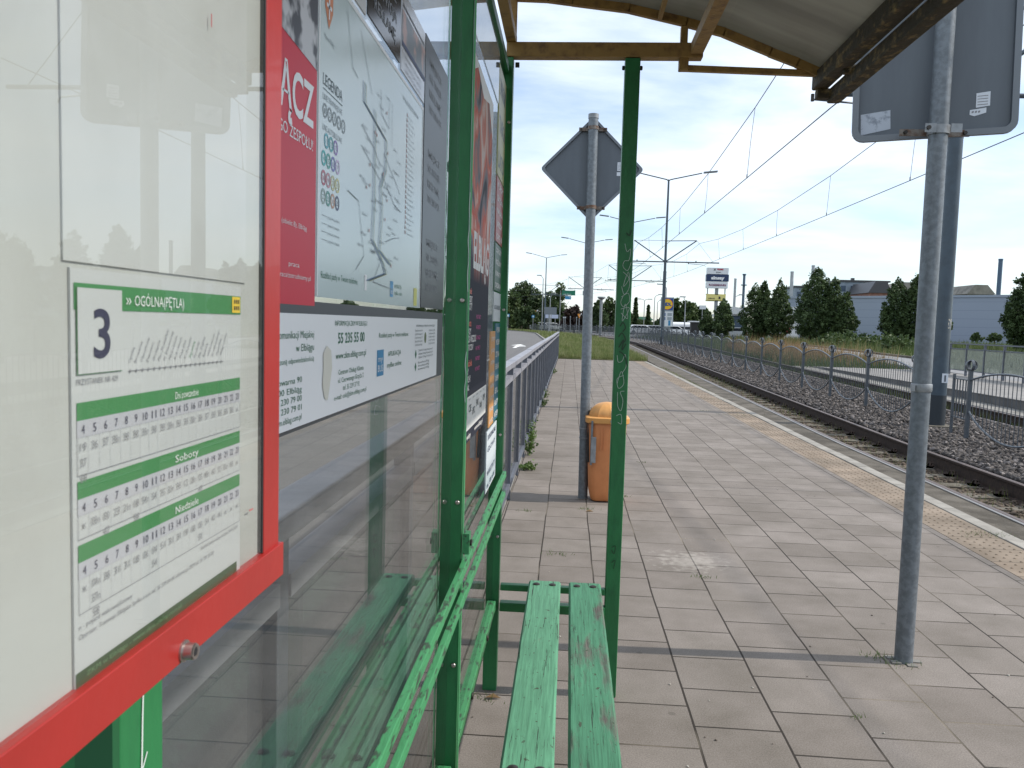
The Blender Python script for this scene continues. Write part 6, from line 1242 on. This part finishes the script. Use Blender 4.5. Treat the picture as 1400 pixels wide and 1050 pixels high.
Y = 106; x = B(947, Y); t = empty('bus_shelter', 'small black sided shelter with a pale roof left of the conical trees', 'shelter', (x, Y, gz(Y))); mb = MB(); mb.box(-0.55, 0.45, -0.6, 0.6, 0, 2.0, rubber); mb.build('wall', t); mb = MB(); mb.box(-0.9, 0.75, -0.8, 0.8, 2.003, 2.15, cw_); mb.build('roof', t)
# green hall
Y = 190; x = B(878, Y); t = empty('green_hall', 'low green roofed hall between the spruce and the supermarket sign', 'building', (x, Y, gz(Y))); mb = MB(); w = 11/1110*Y; mb.box(-w, w, 0, 8, 0, Zat(878, 439, Y), pm('hall_green', (0.10, 0.22, 0.14))); mb.build('wall', t)
mb = MB(); zt_ = Zat(878, 434.5, Y); zs_ = Zat(878, 439, Y)+0.02; mb.prism([(-w-.5, zs_), (w+.5, zs_), (w*0.7, zt_), (-w*0.7, zt_)], 'y', -0.3, 8.3, pm('hall_roof', (0.12, 0.28, 0.18))); mb.build('roof', t)

# ------------------------------------------------------------------ warehouse and factory
def wallmat():
    M = bpy.data.materials.new('pale_blue_cladding'); M.use_nodes = True; t = M.node_tree; b = t.nodes['Principled BSDF']; b.inputs['Roughness'].default_value = 0.45
    tc = N(t, 'ShaderNodeTexCoord'); sp = N(t, 'ShaderNodeSeparateXYZ'); t.links.new(tc.outputs['Object'], sp.inputs[0]); md = N(t, 'ShaderNodeMath', operation='MODULO'); md.inputs[1].default_value = 1.25; t.links.new(sp.outputs[2], md.inputs[0])
    lt = N(t, 'ShaderNodeMath', operation='LESS_THAN'); lt.inputs[1].default_value = 0.05; t.links.new(md.outputs[0], lt.inputs[0]); m_ = N(t, 'ShaderNodeMix', data_type='RGBA'); t.links.new(lt.outputs[0], m_.inputs[0]); m_.inputs[6].default_value = (0.235, 0.275, 0.34, 1); m_.inputs[7].default_value = (0.17, 0.20, 0.26, 1); t.links.new(m_.outputs[2], b.inputs['Base Color']); return M
wm_ = wallmat()
def quadhouse(name, label, cat, A, Bp, depth, z0, z1, mt, roofmt, parts=None):
    A = Vector(A); Bp = Vector(Bp); d = (Bp-A); L = d.length; rz = atan2(d.y, d.x); t = empty(name, label, cat, (A.x, A.y, z0), rz)
    mb = MB(); mb.box(0, L, 0, depth, -0.5, z1-z0, mt); mb.build('wall', t); mb = MB(); mb.box(-0.15, L+0.15, -0.15, depth+0.15, z1-z0+0.003, z1-z0+0.35, roofmt); mb.build('roof', t)
    if parts: parts(t, L)
    return t
def wp_(t, L):
    mb = MB(); mb.box(L*0.66, L*0.66+0.5, -0.12, -0.003, 5.2, 5.6, rubber); mb.build('vent', t)
quadhouse('warehouse', 'long pale blue grey warehouse wall behind the clipped trees', 'building', (B(1062, 148), 148), (B(1700, 100), 100), 40, gz(100), 7.2, wm_, pm('warehouse_trim', (0.24, 0.28, 0.34)), wp_)
fblue = mat('factory_blue_grey', (0.24, 0.29, 0.34), rough=0.7, var=0.15, vs=0.3); fdark = pm('factory_roof_dark', (0.05, 0.05, 0.055)); brick = mat('factory_brick', (0.22, 0.11, 0.08), rough=0.9, var=0.2, vs=1); pale = pm('factory_pale', (0.55, 0.56, 0.56)); navy = pm('factory_navy', (0.05, 0.08, 0.12))
def block(name, label, px0, px1, Y, ty, mt, roofmt, by_=None, windows=0, gable=False):
    x0_, x1_ = B(px0, Y), B(px1, Y); z1 = Zat((px0+px1)/2, ty, Y); w = x1_-x0_; t = empty(name, label, 'building', (x0_, Y, gz(Y))); mb = MB(); mb.box(0, w, 0, 14, -0.3, z1-gz(Y), mt); mb.build('wall', t); mb = MB()
    if gable: mb.prism([(-0.3, z1-gz(Y)+0.003), (w+0.3, z1-gz(Y)+0.003), (w*0.72, z1-gz(Y)+gable), (w*0.25, z1-gz(Y)+gable)], 'y', -0.3, 14.3, roofmt)
    else: mb.box(-0.4, w+0.4, -0.4, 14.4, z1-gz(Y)+0.003, z1-gz(Y)+0.4, roofmt)
    mb.build('roof', t)
    for k in range(windows): mb = MB(); a = w*(k+0.25)/windows; mb.box(a, a+w*0.5/windows, -0.05, 0.0-0.003, z1-gz(Y)-2.4, z1-gz(Y)-1.0, navy); mb.build('window', t)
    return t
t = block('factory_block', 'large blue grey factory block with a dark roof above the pale wall', 1132, 1196, 205, 387.5, fblue, fdark, windows=5)
mb = MB(); w = B(1156, 205)-B(1132, 205); z_ = Zat(1156, 384.5, 205)-gz(205); mb.box(w-0.3, w+0.35, 3, 4, z_-0.6, z_+0.6, fdark); mb.build('chimney', t)
block('brick_annex', 'low brick annex with a dark sloped roof in front of the blue grey factory block', 1172, 1201, 190, 402, brick, fdark, gable=2.6)
block('factory_block', 'small dark framed factory tower left of the tallest pointed tree', 1076, 1098, 200, 394.5, fblue, fdark, windows=2)
block('factory_block', 'grey industrial block below the thick chimney between the trees', 1062, 1096, 185, 409, mat('factory_grey', (0.16, 0.17, 0.18), rough=0.8, var=0.3, vs=0.6), fdark)
block('factory_hall', 'long weathered roof ridge behind the middle trees of the pale wall', 1196, 1270, 210, 399, mat('old_roof', (0.20, 0.19, 0.165), rough=0.9, var=0.25, vs=0.5), MATS['old_roof'], gable=2.0)
block('factory_hall', 'weathered hall with a hipped roof just right of the thick blue mast', 1298, 1331, 200, 404, MATS['old_roof'], MATS['old_roof'], gable=2.2)
block('white_building', 'white low building with a red sign between the bushy pair and the trio of trees', 1070, 1084, 112, 424, pale, pale)
t = block('entrance_building', 'dark blue glazed entrance building beside the bushy pair of trees', 996, 1013, 116, 432, navy, pale, windows=0)
mb = MB(); w = B(1013, 116)-B(996, 116); zt_ = Zat(1004, 420, 116)-gz(116); zb_ = Zat(1004, 430, 116)-gz(116); mb.prism([(-0.2, zt_), (w+0.6, zt_-0.4), (w+0.6, zb_), (-0.2, zb_)], 'y', -1.2, 3, pale); mb.build('canopy', t)
def chimney(px, Y, ty, r, mt, label, cap=None, by_=425):
    x = B(px, Y); t = empty('chimney', label, 'chimney', (x, Y, gz(Y)), 0, 'factory chimneys'); zt = Zat(px, ty, Y)-gz(Y); mb = MB(); mb.tube([(0, 0, 0), (0, 0, zt)], [r*1.08, r], mt, 14); mb.build('shaft', t)
    mb = MB(); mb.tube([(0, 0, zt), (0, 0, zt+0.3)], r*(1.5 if cap else 1.1), mt, 12)
    if cap: mb.tube([(0, 0, zt-2.2), (0, 0, zt-2.0)], r*2.4, mt, 12)
    mb.build('rim', t)
cpale = mat('chimney_pale', (0.36, 0.38, 0.40), rough=0.6, var=0.1, vs=0.5); cdark = mat('chimney_dark', (0.06, 0.10, 0.15), rough=0.6)
chimney(997.5, 180, 384, 0.26, cpale, 'thin pale chimney left of the two above the entrance building'); chimney(1009, 180, 378, 0.27, cdark, 'thin dark chimney with platforms next to the thin pale one', True); chimney(1071.3, 180, 375, 0.36, cpale, 'thick pale chimney with rungs between the bushy pair and the trio'); chimney(1098.3, 180, 367, 0.36, cpale, 'pale chimney peeping out beside the tallest pointed tree'); chimney(1336.5, 170, 360, 0.40, cdark, 'dark blue chimney standing above the right part of the pale wall')
x = B(1070, 104); t = empty('red_banner', 'small dark red banner on posts under the thick pale chimney', 'banner', (x, 104, gz(104))); mb = MB(); mb.box(-0.25, 0.25, -0.03, 0.03, 0.9, 1.9, pm('banner_red', (0.3, 0.03, 0.04))); mb.build('cloth', t); mb = MB(); mb.box(-0.29, -0.255, -0.03, 0.03, 0, 2, rubber); mb.box(0.255, 0.29, -0.03, 0.03, 0, 2, rubber); mb.build('post', t)
